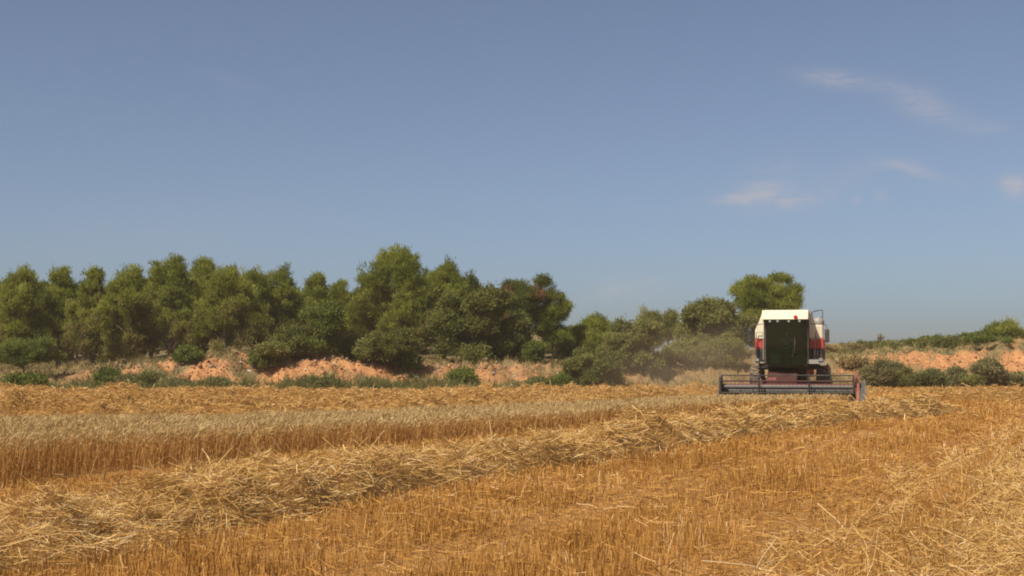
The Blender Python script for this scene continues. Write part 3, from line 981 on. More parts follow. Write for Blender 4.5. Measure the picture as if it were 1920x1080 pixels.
for k, (px, ty, by, wpx, kind, mt, lab) in enumerate(SHRUBS):
    x, y, z = ground_at(px, by)
    y += .2
    H = at(px, ty, y)[2] - z
    tree('shrub' if kind != 'oak' else 'young_tree', lab, 'shrub' if kind != 'oak' else 'tree', SHR if kind != 'oak' else WOOD, (x, y, z - .05), max(H, .35) + .05, wpx * y / F, kind, 500 + k, 0.0, mt, dens=1.0)

# shrubs along the crest of the right bank: their feet are hidden, so by distance
CREST = [(1585, 655, 70, 'shrub', DRYGRASS), (1640, 648, 70, 'shrub', GREY), (1690, 642, 80, 'shrub', WEED), (1722, 640, 56, 'shrub', GREY), (1752, 632, 48, 'shrub', GREEN), (1785, 632, 60, 'shrub', WEED),
         (1826, 624, 66, 'shrub', GREEN), (1850, 622, 50, 'shrub', OAK), (1880, 606, 46, 'slim', PINE), (1905, 636, 70, 'shrub', GREY), (1936, 622, 70, 'shrub', GREEN), (1775, 660, 44, 'shrub', OAK), (1725, 658, 60, 'shrub', GREY), (1850, 648, 90, 'shrub', GREEN)]
CL = ['dry tan bush nearest the combine on the crest', 'grey green bush beside the tall dry weed', 'broad dull bush on the crest', 'small olive bush on the crest', 'little fresh green bush in the middle of the crest', 'low scrub bush right of the little fresh green one',
      'rounded green bush left of the young pine', 'dark bush hugging the left side of the young pine', 'young bright pine sticking up from the crest near the right edge', 'olive bush at the right edge', 'green bush cut by the right edge', 'dark bush hanging above the widest orange patch', 'olive bush between the two gullies', 'wide green bush below the young pine']
for k, (px, ty, wpx, kind, mt) in enumerate(CREST):
    Y = 94.6 + (k * 7 % 5) * .4 - (1.5 if ty > 645 and px > 1700 else 0)
    wpx *= 1.35
    p = at(px, ty, Y); z = float(terrain(p[0], Y)) - .05
    tree('young_pine' if kind == 'slim' else 'shrub', CL[k] + ' of the right bank' if 'right edge' not in CL[k] and 'young pine' not in CL[k] else CL[k], 'tree' if kind == 'slim' else 'shrub', SHR, (p[0], Y, z),
         max(p[2] - z, .5), wpx * Y / F, kind, 600 + k, 0.0, mt)


def dry_weed(px, ty, Y, label, seed):
    rng = np.random.default_rng(seed)
    p = at(px, ty, Y); z = float(terrain(p[0], Y)); H = p[2] - z
    B = Batch()
    n = 26
    P = np.zeros((n, 3)); P[:, 2] = rng.uniform(0, H * .8, n); P[:3, 2] = 0
    D = np.stack([rng.normal(0, .45, n), rng.normal(0, .45, n), np.ones(n)], 1); D[:3, :2] *= .15
    L = rng.uniform(.2, .4, n) * H; L[:3] = H
    B.strands(P, D, L, np.full(n, .05), rng, np.full(n, .25), segs=2, bend=rng.normal(0, .1, (n, 3)), taper=.4)
    m = 60
    P = np.stack([rng.normal(0, .14, m), rng.normal(0, .14, m), rng.uniform(H * .6, H, m)], 1)
    B.strands(P, rng.normal(size=(m, 3)), np.full(m, .1), np.full(m, .06), rng, np.full(m, .3), taper=.3)
    o = B.build('dry_weed', DRYGRASS)
    o.location = (p[0], Y, z)
    tag(o, label, 'weed')


dry_weed(1651, 627, 95.6, 'tall dry weed standing up against the sky on the right bank', 3)


def almond():
    p = ground_at(44, 712)
    x, y, z = p
    H = at(44, 636, y)[2] - z
    tree('almond_tree', 'little bright green almond tree with a dark bare trunk at the far left', 'tree', WOOD, (x, y, z), H, 118 * y / F, 'umbrella', 88, .35, GREEN, dens=.7)


almond()

# ------------------------------------------------------------------ combine harvester
WHITE = paint('cream_paint', (.70, .63, .45), .5, dirt=.12)
RED = paint('red_paint', (.50, .035, .03), .5, dirt=.10)
FADED = paint('faded_red_paint', (.26, .06, .05), .6, dirt=.15)
DARKRED = paint('dark_red_paint', (.06, .013, .011), .6, dirt=.03)
CHAR = paint('charcoal_paint', (.03, .03, .03), .5, dirt=.12)
STEEL = paint('worn_steel', (.12, .115, .11), .5, metal=.3, dirt=.15)
BRIGHT = paint('bright_steel', (.45, .44, .42), .35, metal=.7, dirt=.2)
RUBBER = paint('dusty_rubber', (.035, .033, .03), .85, dirt=.45)
BLACK = paint('black_plastic', (.02, .02, .02), .5, dirt=.15)
GREYP = paint('grey_paint', (.30, .29, .27), .5, dirt=.25)
SEATM = paint('seat_cloth', (.05, .05, .055), .8, dirt=.1)


def lens(name, col):
    m, n, l, p = new_mat(name)
    p.inputs['Base Color'].default_value = (*col, 1); p.inputs['Roughness'].default_value = .3
    return m


REDLENS = lens('red_lens', (.45, .02, .02)); CLEAR = lens('clear_lens', (.28, .27, .22)); AMBER = lens('amber_lens', (.7, .25, .02))


def glass():
    m, n, l, p = new_mat('green_tinted_glass')
    t = n.new('ShaderNodeBsdfTransparent'); t.inputs[0].default_value = (.30, .42, .32, 1)
    g = n.new('ShaderNodeBsdfGlossy'); g.inputs[0].default_value = (.75, .8, .78, 1); g.inputs['Roughness'].default_value = .05
    fr = n.new('ShaderNodeFresnel'); fr.inputs[0].default_value = 1.45
    d = n.new('ShaderNodeBsdfDiffuse'); d.inputs[0].default_value = (.05, .13, .06, 1)
    a = n.new('ShaderNodeMixShader'); a.inputs[0].default_value = .05
    l.new(t.outputs[0], a.inputs[1]); l.new(d.outputs[0], a.inputs[2])
    b = n.new('ShaderNodeMixShader')
    l.new(fr.outputs[0], b.inputs[0]); l.new(a.outputs[0], b.inputs[1]); l.new(g.outputs[0], b.inputs[2])
    l.new(b.outputs[0], n['Material Output'].inputs[0])
    return m


GLASS = glass()


class MB:
    """one mesh part built from simple solids"""
    def __init__(s): s.bm = bmesh.new()

    def box(s, x0, x1, y0, y1, z0, z1, bev=.0, rot=None, piv=None):
        r = bmesh.ops.create_cube(s.bm, size=1)
        vs = r['verts']
        for v in vs:
            v.co = Vector(((x0 + x1) / 2 + v.co.x * (x1 - x0), (y0 + y1) / 2 + v.co.y * (y1 - y0), (z0 + z1) / 2 + v.co.z * (z1 - z0)))
        if rot:
            bmesh.ops.rotate(s.bm, verts=vs, cent=piv or ((x0 + x1) / 2, (y0 + y1) / 2, (z0 + z1) / 2), matrix=rot)
        if bev:
            es = list({e for v in vs for e in v.link_edges})
            bmesh.ops.bevel(s.bm, geom=es, offset=bev, segments=2, affect='EDGES', profile=.5)
        return s

    def prism(s, poly, a0, a1, axis='y', bev=0.0):
        """poly in the plane across axis (x,z for y; y,z for x; x,y for z)"""
        def mk(p, a):
            return {'y': (p[0], a, p[1]), 'x': (a, p[0], p[1]), 'z': (p[0], p[1], a)}[axis]
        A = [s.bm.verts.new(mk(p, a0)) for p in poly]
        B = [s.bm.verts.new(mk(p, a1)) for p in poly]
        n = len(poly)
        fs = [s.bm.faces.new(A), s.bm.faces.new(B[::-1])]
        for i in range(n):
            fs.append(s.bm.faces.new((A[i], B[i], B[(i + 1) % n], A[(i + 1) % n])))
        if bev:
            es = list({e for f in fs for e in f.edges})
            bmesh.ops.bevel(s.bm, geom=es, offset=bev, segments=2, affect='EDGES', profile=.5)
        return s

    def tube(s, pts, r, k=8):
        pts = [Vector(p) for p in pts]
        rings = []
        for i, p in enumerate(pts):
            d = ((pts[min(i + 1, len(pts) - 1)] - p).normalized() + (p - pts[max(i - 1, 0)]).normalized()).normalized()
            a = d.cross(Vector((.13, .37, .92))).normalized()
            b = d.cross(a)
            rings.append([s.bm.verts.new(p + (a * math.cos(q / k * 6.28318) + b * math.sin(q / k * 6.28318)) * r) for q in range(k)])
        for A, B in zip(rings[:-1], rings[1:]):
            for i in range(k):
                s.bm.faces.new((A[i], A[(i + 1) % k], B[(i + 1) % k], B[i]))
        s.bm.faces.new(rings[0][::-1]); s.bm.faces.new(rings[-1])
        return s

    def lathe(s, prof, k=32, axis='x', c=(0, 0, 0)):
        """prof: (along, radius)"""
        rings = []
        for (a, r) in prof:
            ring = []
            for q in range(k):
                t = q / k * 6.2831853
                u, v = r * math.cos(t), r * math.sin(t)
                co = {'x': (a, u, v), 'y': (u, a, v), 'z': (u, v, a)}[axis]
                ring.append(s.bm.verts.new(Vector(co) + Vector(c)))
            rings.append(ring)
        for A, B in zip(rings[:-1], rings[1:]):
            for i in range(k):
                s.bm.faces.new((A[i], A[(i + 1) % k], B[(i + 1) % k], B[i]))
        s.bm.faces.new(rings[0][::-1]); s.bm.faces.new(rings[-1])
        return s

    def build(s, name, mat, parent=None, smooth=False):
        bmesh.ops.recalc_face_normals(s.bm, faces=s.bm.faces)
        me = bpy.data.meshes.new(name)
        s.bm.to_mesh(me); s.bm.free()
        if smooth:
            for p in me.polygons: p.use_smooth = True
        return link(name, me, mat, parent)


COMB = (10.53, 53.4)
COMB_RZ = RAD(-13.5)


def wheel(root, x, y, r, w, name='wheel'):
    t = MB()
    hw = w / 2
    t.lathe([(-hw * .9, r * .55), (-hw, r * .72), (-hw * .97, r * .90), (-hw * .75, r * .985), (0, r), (hw * .75, r * .985), (hw * .97, r * .90), (hw, r * .72), (hw * .9, r * .55)], 36, 'x', (0, 0, 0))
    for i in range(18):                          # tractor lugs in a chevron
        for sd in (-1, 1):
            a = (i + (.5 if sd > 0 else 0)) / 18 * 6.2831853
            m = Matrix.Rotation(a, 3, 'X') @ Matrix.Rotation(sd * .6, 3, 'Z')
            t.box(min(0, sd * hw * .98), max(0, sd * hw * .98), -.035, .035, r - .03, r + .035, rot=Matrix.Rotation(sd * .5, 3, 'Z'), piv=(0, 0, r))
            vs = t.bm.verts[-8:] if False else None
            t.bm.verts.ensure_lookup_table()
            bmesh.ops.rotate(t.bm, verts=t.bm.verts[-8:], cent=(0, 0, 0), matrix=Matrix.Rotation(a, 3, 'X'))
    o = t.build('wheel', RUBBER, root)
    o.location = (x, y, r)
    rm = MB().lathe([(-hw * .6, r * .2), (-hw * .62, r * .50), (-hw * .9, r * .56), (hw * .9, r * .56), (hw * .62, r * .50), (hw * .6, r * .2)], 28, 'x')
    for i in range(8):
        a = i / 8 * 6.283
        for sd in (-1, 1):
            rm.box(sd * hw * .64 - .02, sd * hw * .64 + .02, math.cos(a) * r * .32 - .02, math.cos(a) * r * .32 + .02, math.sin(a) * r * .32 - .02, math.sin(a) * r * .32 + .02)
    rm.build('rim', FADED, o)
    return o


def combine():
    x, y = COMB
    root = tag(empty('combine_harvester', (x, y, float(terrain(x, y))), COMB_RZ),
               'cream and red combine harvester with a dark green windscreen, cutting the barley head on', 'combine harvester')
    # ---- body: grain tank with sloping shoulders, red band, dark lower side, machinery behind
    MB().prism([(-1.27, 2.45), (-1.27, 2.78), (-1.14, 3.06), (-.985, 3.47), (.755, 3.52), (.98, 2.82), (.93, 2.45)], -.25, 3.4, bev=.02).build('grain_tank', WHITE, root)
    MB().box(-1.275, 1.262, -.255, 3.9, 2.07, 2.447, .015).build('red_band', RED, root)
    MB().box(-1.26, .80, -.25, 4.2, 1.62, 2.066, .015).build('lower_side', CHAR, root)
    MB().box(.803, 1.255, -.22, 4.2, 1.62, 2.066, .015).build('side_door', DARKRED, root)
    MB().prism([(3.45, 2.45), (3.45, 3.15), (4.6, 3.05), (5.3, 2.6), (5.3, 2.45)], -1.1, .9, axis='x', bev=.02).build('engine_hood', WHITE, root)
    MB().prism([(3.95, 2.40), (5.9, 2.40), (6.5, 1.9), (6.5, .95), (5.9, .95), (4.3, 1.45)], -.75, .75, axis='x', bev=.02).build('straw_hood', RED, root)
    MB().box(-1.16, 1.06, -.1, 4.1, 1.28, 1.615, .02).build('chassis', CHAR, root)
    MB().prism([(.1, 1.28), (.1, .95), (.6, .72), (3.6, .8), (4.1, 1.28)], -.62, .62, axis='x').build('threshing_housing', DARKRED, root)
    # white box right of the cab with the air intake above it
    b = MB().box(.96, 1.24, .05, 1.3, 2.451, 2.98, .04)
    b.build('cooling_box', WHITE, root)
    i = MB().lathe([(.0, .20), (.02, .23), (.16, .23), (.26, .17), (.30, .05)], 20, 'z', (1.06, .6, 2.98)).build('air_intake', GREYP, root, True)
    # ---- cab
    cab = MB()
    cab.box(-.90, -.82, -1.0, -.26, 1.50, 3.16, .01).box(.66, .74, -1.0, -.26, 1.50, 3.16, .01)
    cab.box(-.82, .66, -1.02, -.26, 1.42, 1.50).box(-.82, .66, -.32, -.262, 1.5, 3.16)
    cab.build('cab_frame', BLACK, root)
    MB().box(-.93, -.905, -.9, -.27, 2.45, 3.14, .005).build('cab_side', WHITE, root)
    rf = MB().prism([(-1.24, 3.14), (-1.22, 3.20), (-.95, 3.50), (.35, 3.56), (.40, 3.345), (-.2, 3.345), (-.25, 3.165)], -.96, .74, axis='x', bev=.025).build('roof', WHITE, root)
    MB().box(.765, .80, -.85, -.27, 2.46, 3.10, .005).build('cab_side', WHITE, root)
    # bowed windscreen
    bm = bmesh.new()
    N, M = 12, 6
    vs = []
    for j in range(M + 1):
        z = 1.46 + (3.13 - 1.46) * j / M
        row = []
        for i_ in range(N + 1):
            u = i_ / N * 2 - 1
            xx = -.08 + u * .735
            yy = -1.06 - .13 * (1 - u * u) + .10 * max(0, (1.9 - z)) - .02 * (z - 1.5)
            zz = z - (.08 * (1 - u * u) if j == 0 else 0)
            row.append(bm.verts.new((xx, yy, zz)))
        vs.append(row)
    for j in range(M):
        for i_ in range(N): bm.faces.new((vs[j][i_], vs[j][i_ + 1], vs[j + 1][i_ + 1], vs[j + 1][i_]))
    me = bpy.data.meshes.new('windscreen'); bm.to_mesh(me); bm.free()
    for p in me.polygons: p.use_smooth = True
    link('windscreen', me, GLASS, root)
    MB().tube([(.15, -1.215, 1.75), (.28, -1.225, 2.35)], .012).box(.22, .245, -1.24, -1.215, 1.9, 2.5).build('wiper', BLACK, root)
    # inside: seat, wheel, column
    seat = MB().box(-.33, .17, -.72, -.36, 1.72, 1.86, .04).box(-.33, .17, -.46, -.36, 1.84, 2.5, .04).box(-.22, .06, -.68, -.40, 1.5, 1.72)
    seat.build('seat', SEATM, root)
    st = MB().tube([(-.08, -1.0, 1.5), (-.08, -.93, 2.05)], .04)
    for q in range(20):
        a, b_ = q / 20 * 6.2832, (q + 1) / 20 * 6.2832
        st.tube([(-.08 + .19 * math.cos(a), -.93 + .19 * math.sin(a) * .8, 2.07 + .19 * math.sin(a) * .6), (-.08 + .19 * math.cos(b_), -.93 + .19 * math.sin(b_) * .8, 2.07 + .19 * math.sin(b_) * .6)], .014, 6)
    st.build('steering_wheel', BLACK, root)
    MB().prism([(-1.02, 1.505), (-1.02, 1.86), (-.90, 1.92), (-.84, 1.86), (-.84, 1.505)], -.62, -.30, axis='x', bev=.02).prism([(-1.02, 1.505), (-1.02, 1.80), (-.90, 1.84), (-.84, 1.505)], .16, .60, axis='x', bev=.02).build('dashboard', paint('windscreen_green_dash', (.13, .30, .15), .6, dirt=.1), root)  # dash added so its green brightens the foot of the windscreen
    # seams, hatches and front lamps of the bodywork
    for (a0, a1, b0, b1, c0, c1) in ((-1.026, -1.014, -.266, -.256, 1.66, 2.44), (.994, 1.006, -.266, -.256, 1.66, 2.44), (-1.27, -.95, -.266, -.256, 2.442, 2.452), (.80, 1.255, -.266, -.256, 2.062, 2.072),
                                     (-1.281, -1.276, .8, .812, 1.7, 2.44), (-1.281, -1.276, 1.9, 1.912, 1.7, 2.44), (1.256, 1.264, .8, .812, 1.7, 2.44), (1.256, 1.264, 1.9, 1.912, 1.7, 2.44)):
        MB().box(a0, a1, b0, b1, c0, c1).build('panel_seam', BLACK, root)
    for lx in (-1.16, 1.17):
        o = MB().box(lx - .09, lx + .09, -1.00 if lx < 0 else -1.06, -.94 if lx < 0 else -1.025, 1.585, 1.70, .015).build('headlight', CHAR, root)
        MB().box(lx - .07, lx + .07, -1.008 if lx < 0 else -1.068, -1.001 if lx < 0 else -1.061, 1.60, 1.685).build('lamp_lens', CLEAR, o)
    # lamps under the visor and the red disc on it
    for lx in (-.66, -.38, .03, .42):
        o = MB().lathe([(-.03, .035), (-.02, .05), (.04, .05), (.06, .03)], 16, 'y', (lx, -1.19, 3.085)).build('work_light', CHAR, root)
        MB().lathe([(-.036, .01), (-.034, .046), (-.030, .046)], 16, 'y', (lx, -1.19, 3.085)).build('lamp_lens', CLEAR, o)
    MB().lathe([(-.02, .02), (-.015, .07), (.03, .075)], 20, 'y', (.28, -1.245, 3.23)).build('beacon', REDLENS, root)
    # mirrors on arms
    for (mx, my, sx) in ((-1.44, -.75, -.92), (1.40, -.55, .78)):
        m_ = MB().box(mx - .085, mx + .085, my - .03, my + .03, 2.30, 2.80, .03).build('mirror', BLACK, root)
        MB().tube([(mx, my + .02, 2.78), (mx * .98, my + .05, 2.95), (sx, -.6, 3.0)], .016).build('mirror_arm', STEEL, m_)
    # handrails
    MB().tube([(-1.22, -.36, 1.66), (-1.22, -.36, 2.62), (-1.19, -.36, 2.70), (-1.0, -.36, 2.70), (-.965, -.36, 2.62), (-.965, -.36, 1.66)], .017).build('handrail', GREYP, root)
    MB().tube([(.82, .9, 2.99), (.82, .9, 3.47), (.95, .9, 3.53), (1.22, .9, 3.56), (1.225, .9, 2.75)], .02).tube([(.86, .9, 3.25), (1.22, .9, 3.28)], .014).build('handrail', CHAR, root)
    MB().tube([(.76, -.8, 1.72), (.76, -.8, 2.35), (.95, -.8, 2.42), (1.18, -.8, 2.42), (1.20, -.8, 1.72)], .016).tube([(.98, -.8, 1.72), (.98, -.8, 2.42)], .014).build('handrail', CHAR, root)
    # grille with pale slots
    g = MB()
    for q in range(3): g.box(.90 + q * .13, .93 + q * .13, -.262, -.24, 1.78, 2.02)
    g.box(.86, 1.2, -.262, -.24, 1.70, 1.73)
    g.build('grille', GREYP, root)
    # platform and ladder on the viewer's right, step on the left
    MB().box(.745, 1.40, -1.0, -.27, 1.50, 1.56).box(.745, 1.30, -1.02, -1.0, 1.50, 1.66).build('platform', GREYP, root)
    MB().box(-1.30, -.91, -.95, -.27, 1.52, 1.58).build('side_step', GREYP, root)
    ld = MB()
    for yy in (-.9, -.45): ld.tube([(1.38, yy, 1.54), (1.62, yy, .62)], .022)
    for q in range(4):
        t = q / 3.5; ld.box(1.36 + .24 * t, 1.46 + .24 * t, -.9, -.45, 1.42 - .85 * t, 1.45 - .85 * t)
    ld.build('ladder', CHAR, root)
    MB().box(1.27, 1.50, -.2, .1, 1.30, 1.42, .02).build('tail_lamp_box', FADED, root)
    # ---- running gear
    MB().box(-1.1, 1.1, .28, .52, .58, .85, .03).build('front_axle', CHAR, root)
    wheel(root, -1.24, .4, .70, .54); wheel(root, 1.24, .4, .70, .54)
    MB().box(-.95, .95, 4.0, 4.14, .40, .58, .03).build('rear_axle', CHAR, root)
    wheel(root, -1.05, 4.07, .45, .34); wheel(root, 1.05, 4.07, .45, .34)
    # ---- feeder house down to the header
    MB().prism([(.2, 1.40), (.2, .80), (-1.35, .30), (-1.35, .88), (-.9, 1.18)], -.78, .30, axis='x', bev=.015).build('feeder_house', DARKRED, root)
    MB().tube([(-.95, .2, .72), (-.95, -1.35, .42)], .045).tube([(.55, .2, .72), (.55, -1.35, .42)], .045).build('lift_ram', BRIGHT, root)
    MB().box(-.79, -.42, -1.33, -.98, .66, .98, .02).build('feeder_shield', FADED, root)
    # ---- header
    hx0, hx1 = -2.42, 2.42
    hd = MB()
    hd.prism([(-1.36, .68), (-1.36, .20), (-2.5, .12), (-2.5, .15), (-1.55, .24), (-1.40, .42), (-1.40, .68)], hx0, hx1, axis='x')
    head = hd.build('header', paint('grimy_header_paint', (.045, .024, .018), .6, dirt=.03), root)
    MB().box(hx0, hx1, -1.455, -1.32, .682, .76).build('back_beam', FADED, head)
    au = MB().tube([(hx0 + .03, -1.75, .47), (hx1 - .03, -1.75, .47)], .13, 14)
    for sgn, xa, xb in ((1, hx0 + .05, -.8), (-1, hx1 - .05, .35)):          # the auger's flighting
        turns = abs(xb - xa) / .45
        K = int(turns * 18)
        prev = None
        for q in range(K + 1):
            t = q / K; a = sgn * t * turns * 6.2832
            xx = xa + (xb - xa) * t
            i1 = au.bm.verts.new((xx, -1.75 + .13 * math.cos(a), .47 + .13 * math.sin(a)))
            o1 = au.bm.verts.new((xx, -1.75 + .25 * math.cos(a), .47 + .25 * math.sin(a)))
            i2 = au.bm.verts.new((xx + .008, -1.75 + .13 * math.cos(a), .47 + .13 * math.sin(a)))
            o2 = au.bm.verts.new((xx + .008, -1.75 + .25 * math.cos(a), .47 + .25 * math.sin(a)))
            if prev:
                au.bm.faces.new((prev[0], prev[1], o1, i1)); au.bm.faces.new((prev[2], i2, o2, prev[3])); au.bm.faces.new((prev[1], prev[3], o2, o1))
            prev = (i1, o1, i2, o2)
    au.build('auger', CHAR, head)
    kb = MB().box(hx0, hx1, -2.52, -2.46, .10, .13)
    q = hx0 + .04
    while q < hx1 - .03:
        kb.prism([(q - .022, -2.5), (q + .022, -2.5), (q, -2.62)], .105, .125, axis='z'); q += .0762
    kb.build('cutter_bar', STEEL, head)
    # side shields and dividers
    MB().prism([(-1.30, .15), (-1.30, 1.05), (-1.75, 1.0), (-2.55, .45), (-2.75, .16)], hx0 - .06, hx0 - .005, axis='x', bev=.01).build('end_panel', CHAR, head)
    MB().prism([(-1.30, .12), (-1.30, 1.02), (-1.9, .98), (-2.60, .50), (-2.80, .14)], hx1 + .02, hx1 + .10, axis='x', bev=.01).build('end_panel', FADED, head)
    dv = MB().prism([(-2.0, .12), (-2.0, .62), (-2.75, .42), (-3.35, .10), (-3.35, .06)], hx1 + .13, hx1 + .30, axis='x', bev=.03)
    dv.prism([(-1.3, .10), (-1.3, .80), (-2.0, .62), (-2.0, .12)], hx1 + .13, hx1 + .30, axis='x', bev=.02)
    dv.build('divider', STEEL, head)
    MB().tube([(hx1 + .30, -1.6, .92), (hx1 + .34, -2.2, .62), (hx1 + .36, -2.9, .22)], .02).build('divider_rod', BRIGHT, head)
    dl = MB().prism([(-2.3, .10), (-2.3, .42), (-3.1, .16), (-3.15, .08)], hx0 - .10, hx0 - .065, axis='x', bev=.01)
    dl.build('divider', CHAR, head)
    # reel: tube, spiders, six bats with tines, arms
    ry, rz, rr = -2.18, .66, .42
    reel = MB().tube([(hx0 + .02, ry, rz), (hx1 - .04, ry, rz)], .075, 14).build('reel', STEEL, head)
    xs = (hx0 + .03, -1.03, .76, hx1 - .08)
    sp = None
    for q, sx in enumerate(xs):
        sp = MB()
        for k in range(6):
            a = k / 6 * 6.2832 + RAD(90)
            a2 = (k + 1) / 6 * 6.2832 + RAD(90)
            sp.tube([(sx, ry, rz), (sx, ry + rr * math.cos(a), rz + rr * math.sin(a))], .022 if q in (1, 2) else .03, 6)
            sp.tube([(sx, ry + rr * .96 * math.cos(a), rz + rr * .96 * math.sin(a)), (sx, ry + rr * .96 * math.cos(a2), rz + rr * .96 * math.sin(a2))], .016 if q in (1, 2) else .03, 6)
        if q in (0, 3): sp.lathe([(-.015, .03), (-.012, rr * .62), (.012, rr * .62), (.015, .03)], 24, 'x', (sx, ry, rz))
        else: sp.lathe([(-.02, .08), (-.02, .14), (.02, .14), (.02, .08)], 16, 'x', (sx, ry, rz))
        sp.build('spider', CHAR, reel)
    for k in range(6):
        a = k / 6 * 6.2832 + RAD(90)
        by, bz = ry + rr * math.cos(a), rz + rr * math.sin(a)
        b_ = MB().tube([(hx0, by, bz), (hx1 - .06, by, bz)], .024, 8)
        q = hx0 + .08
        while q < hx1 - .1:
            b_.tube([(q, by, bz), (q, by - .02, bz - .10), (q, by + .015, bz - .19)], .005, 4); q += .15
        b_.build('bat', DARKRED if k in (1, 5) else CHAR, reel)
    for ax, m_ in ((hx0 - .02, CHAR), (hx1 - .005, FADED)):
        MB().box(ax - .03, ax + .03, -2.25, -1.32, .96, 1.04, .01).box(ax - .028, ax + .028, -2.22, -2.14, .64, .965).build('reel_arm', m_, head)
    MB().box(hx1 - .03, hx1 + .10, -1.42, -1.28, .5, 1.12, .02).build('drive_cover', FADED, head)
    return root


combine()


# ------------------------------------------------------------------ the driver
def skin_body(name, joints, edges, radii, mats, parent, pick):
    me = bpy.data.meshes.new(name)
    names = list(joints)
    me.from_pydata([joints[k] for k in names], [(names.index(a), names.index(b)) for a, b in edges], [])
    o = link(name, me, mats, parent)
    md = o.modifiers.new('skin', 'SKIN')
    md.use_smooth_shade = True
    for i, k in enumerate(names):
        r = radii[k]
        me.skin_vertices[0].data[i].radius = (r, r) if not isinstance(r, tuple) else r
        me.skin_vertices[0].data[i].use_root = (i == 0)
    o.modifiers.new('sub', 'SUBSURF').levels = 2
    dg = bpy.context.evaluated_depsgraph_get()
    em = bpy.data.meshes.new_from_object(o.evaluated_get(dg))
    o.modifiers.clear()
    o.data = em
    for p in em.polygons:
        p.use_smooth = True
        p.material_index = pick(p.center)
    return o


def driver():
    SKIN = paint('skin', (.42, .23, .15), .6, dirt=.02)
    SHIRT = paint('blue_shirt', (.10, .17, .34), .85, dirt=.05)
    TROUS = paint('dark_trousers', (.05, .05, .065), .9, dirt=.1)
    HAIR = paint('dark_hair', (.03, .022, .018), .8, dirt=.0)
    x, y = COMB
    M = Matrix.Translation((x, y, float(terrain(x, y)))) @ Matrix.Rotation(COMB_RZ, 4, 'Z')
    root = tag(empty('person', M @ Vector((-.08, -.53, 1.87)), COMB_RZ), 'driver in a blue shirt sitting at the wheel behind the green windscreen of the combine', 'person')
    J = {'pelvis': (0, .04, .08), 'belly': (0, .05, .26), 'chest': (0, .06, .46), 'collar': (0, .06, .56), 'neck': (0, .04, .64), 'jaw': (0, .01, .71), 'head': (0, .02, .79), 'crown': (0, .03, .87)}
    Rr = {'pelvis': (.16, .13), 'belly': (.14, .11), 'chest': (.17, .12), 'collar': (.10, .08), 'neck': .055, 'jaw': .068, 'head': .092, 'crown': .065}
    E_ = [('pelvis', 'belly'), ('belly', 'chest'), ('chest', 'collar'), ('collar', 'neck'), ('neck', 'jaw'), ('jaw', 'head'), ('head', 'crown')]
    for s_, n in ((-1, 'a'), (1, 'b')):
        J.update({'sh' + n: (s_ * .19, .06, .54), 'el' + n: (s_ * .27, -.12, .33), 'wr' + n: (s_ * .17, -.34, .26), 'pa' + n: (s_ * .155, -.41, .255),
                  'hi' + n: (s_ * .10, -.02, .06), 'kn' + n: (s_ * .15, -.36, .10), 'an' + n: (s_ * .15, -.37, -.24), 'to' + n: (s_ * .16, -.46, -.29)})
        Rr.update({'sh' + n: .062, 'el' + n: .044, 'wr' + n: .028, 'pa' + n: .034, 'hi' + n: .085, 'kn' + n: .062, 'an' + n: .042, 'to' + n: .038})
        E_ += [('collar', 'sh' + n), ('sh' + n, 'el' + n), ('el' + n, 'wr' + n), ('wr' + n, 'pa' + n), ('pelvis', 'hi' + n), ('hi' + n, 'kn' + n), ('kn' + n, 'an' + n), ('an' + n, 'to' + n)]
        for q in range(4):                       # four unequal fingers closing round the rim, and the thumb
            fx = s_ * (.13 + .017 * q)
            ln = (.030, .036, .034, .026)[q]
            J.update({'f%d%s' % (q, n): (fx, -.455, .268), 'g%d%s' % (q, n): (fx, -.455 - ln * .4, .268 - ln)})
            Rr.update({'f%d%s' % (q, n): .0095, 'g%d%s' % (q, n): .008})
            E_ += [('pa' + n, 'f%d%s' % (q, n)), ('f%d%s' % (q, n), 'g%d%s' % (q, n))]
        J['th' + n] = (s_ * .115, -.42, .235); Rr['th' + n] = .011
        E_.append(('pa' + n, 'th' + n))

    def pick(c):
        if c.z > .60 or (c.y < -.16 and .18 < c.z < .36 and abs(c.x) > .08 and c.z > .17): return 0
        if c.z > .17 and c.y > -.22: return 1
        return 2
    skin_body('body', J, E_, Rr, [SKIN, SHIRT, TROUS], root, pick)
    hb = MB()
    bmesh.ops.create_uvsphere(hb.bm, u_segments=18, v_segments=10, radius=.105)
    for v in hb.bm.verts:
        v.co = Vector((v.co.x * .95, v.co.y * 1.05 + .035, v.co.z * .9 + .845))
        if v.co.y < -.02 and v.co.z < .86: v.co.y = -.02
    hb.build('hair', HAIR, root, True)
    f = MB()
    f.prism([(-.062, .775), (-.062, .80), (-.075, .80), (-.102, .765), (-.088, .755)], -.012, .012, axis='x').build('nose', SKIN, root)
    for s_ in (-1, 1):
        e = MB(); bmesh.ops.create_uvsphere(e.bm, u_segments=8, v_segments=6, radius=.013)
        bmesh.ops.translate(e.bm, verts=e.bm.verts, vec=(s_ * .033, -.064, .80)); e.build('eye', HAIR, root, True)
        r_ = MB(); r_.prism([(.02, .765), (.055, .76), (.06, .82), (.03, .825)], min(s_ * .086, s_ * .1), max(s_ * .086, s_ * .1), axis='x', bev=.006).build('ear', SKIN, root)
    MB().box(-.025, .025, -.078, -.06, .733, .741).build('mouth', paint('lips', (.26, .10, .08), .6, dirt=0), root)


driver()


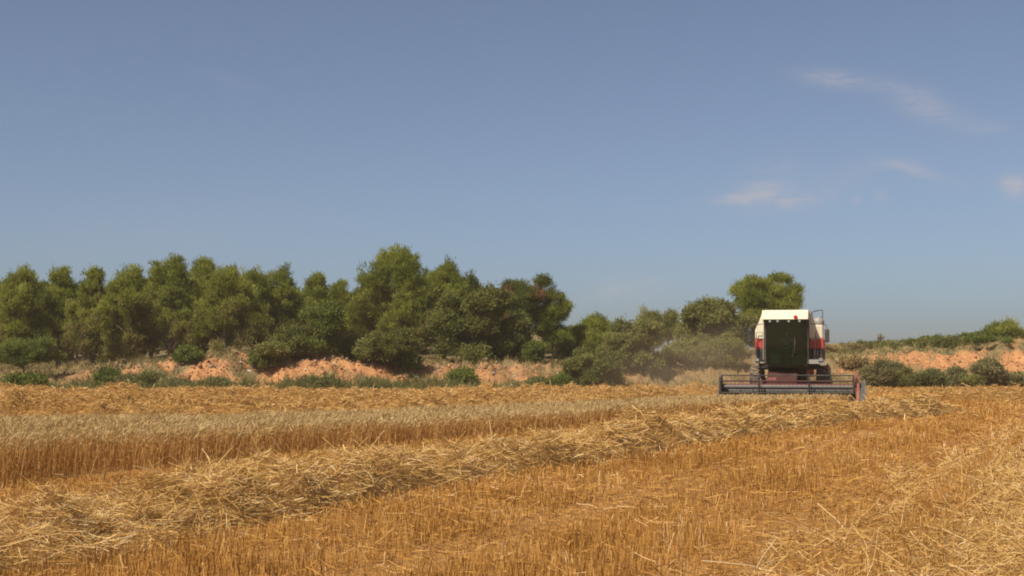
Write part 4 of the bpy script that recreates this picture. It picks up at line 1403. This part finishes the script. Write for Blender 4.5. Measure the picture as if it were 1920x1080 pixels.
# ------------------------------------------------------------------ dust thrown up behind the combine
def dust():
    m = bpy.data.materials.new('dust_in_the_air')
    m.use_nodes = True
    n, l = m.node_tree.nodes, m.node_tree.links
    n.remove(n['Principled BSDF'])
    v = n.new('ShaderNodeVolumePrincipled')
    v.inputs['Color'].default_value = (.97, .80, .55, 1)
    v.inputs['Anisotropy'].default_value = .1
    tc = n.new('ShaderNodeTexCoord')
    ln = n.new('ShaderNodeVectorMath'); ln.operation = 'LENGTH'
    l.new(tc.outputs['Object'], ln.inputs[0])
    r = n.new('ShaderNodeMapRange'); r.interpolation_type = 'SMOOTHSTEP'
    r.inputs['From Min'].default_value = 1.0; r.inputs['From Max'].default_value = .1
    l.new(ln.outputs['Value'], r.inputs['Value'])
    nz = n.new('ShaderNodeTexNoise'); nz.inputs['Scale'].default_value = 2.2; nz.inputs['Detail'].default_value = 3
    l.new(tc.outputs['Object'], nz.inputs['Vector'])
    q = n.new('ShaderNodeMapRange'); q.inputs['From Min'].default_value = .35; q.inputs['From Max'].default_value = .7
    l.new(nz.outputs['Fac'], q.inputs['Value'])
    a = n.new('ShaderNodeMath'); a.operation = 'MULTIPLY'; l.new(r.outputs[0], a.inputs[0]); l.new(q.outputs[0], a.inputs[1])
    b = n.new('ShaderNodeMath'); b.operation = 'MULTIPLY'; l.new(a.outputs[0], b.inputs[0]); b.inputs[1].default_value = .04
    l.new(b.outputs[0], v.inputs['Density'])
    l.new(v.outputs[0], n['Material Output'].inputs['Volume'])
    bm = bmesh.new()
    bmesh.ops.create_icosphere(bm, subdivisions=3, radius=1)
    me = bpy.data.meshes.new('dust_cloud'); bm.to_mesh(me); bm.free()
    o = link('dust_cloud', me, m)
    o.location = (8.0, 63.0, 1.4)
    o.scale = (6.5, 8.0, 3.2)
    tag(o, 'thin tan dust drifting behind the combine', 'dust', kind='stuff')


dust()


# ------------------------------------------------------------------ summer haze over the whole place, added to lift the shadows
def haze():
    m = bpy.data.materials.new('shadow_lift_haze')
    m.use_nodes = True
    n, l = m.node_tree.nodes, m.node_tree.links
    n.remove(n['Principled BSDF'])
    v = n.new('ShaderNodeVolumePrincipled')
    v.inputs['Color'].default_value = (.92, .83, .66, 1)
    v.inputs['Density'].default_value = HAZE
    l.new(v.outputs[0], n['Material Output'].inputs['Volume'])
    o = MB().box(-620, 620, -320, 620, -1.6, 14.0).build('haze', m)
    tag(o, 'thin pale summer haze added over the field to lift the shadows', 'haze', kind='stuff')


HAZE = .0004
haze()
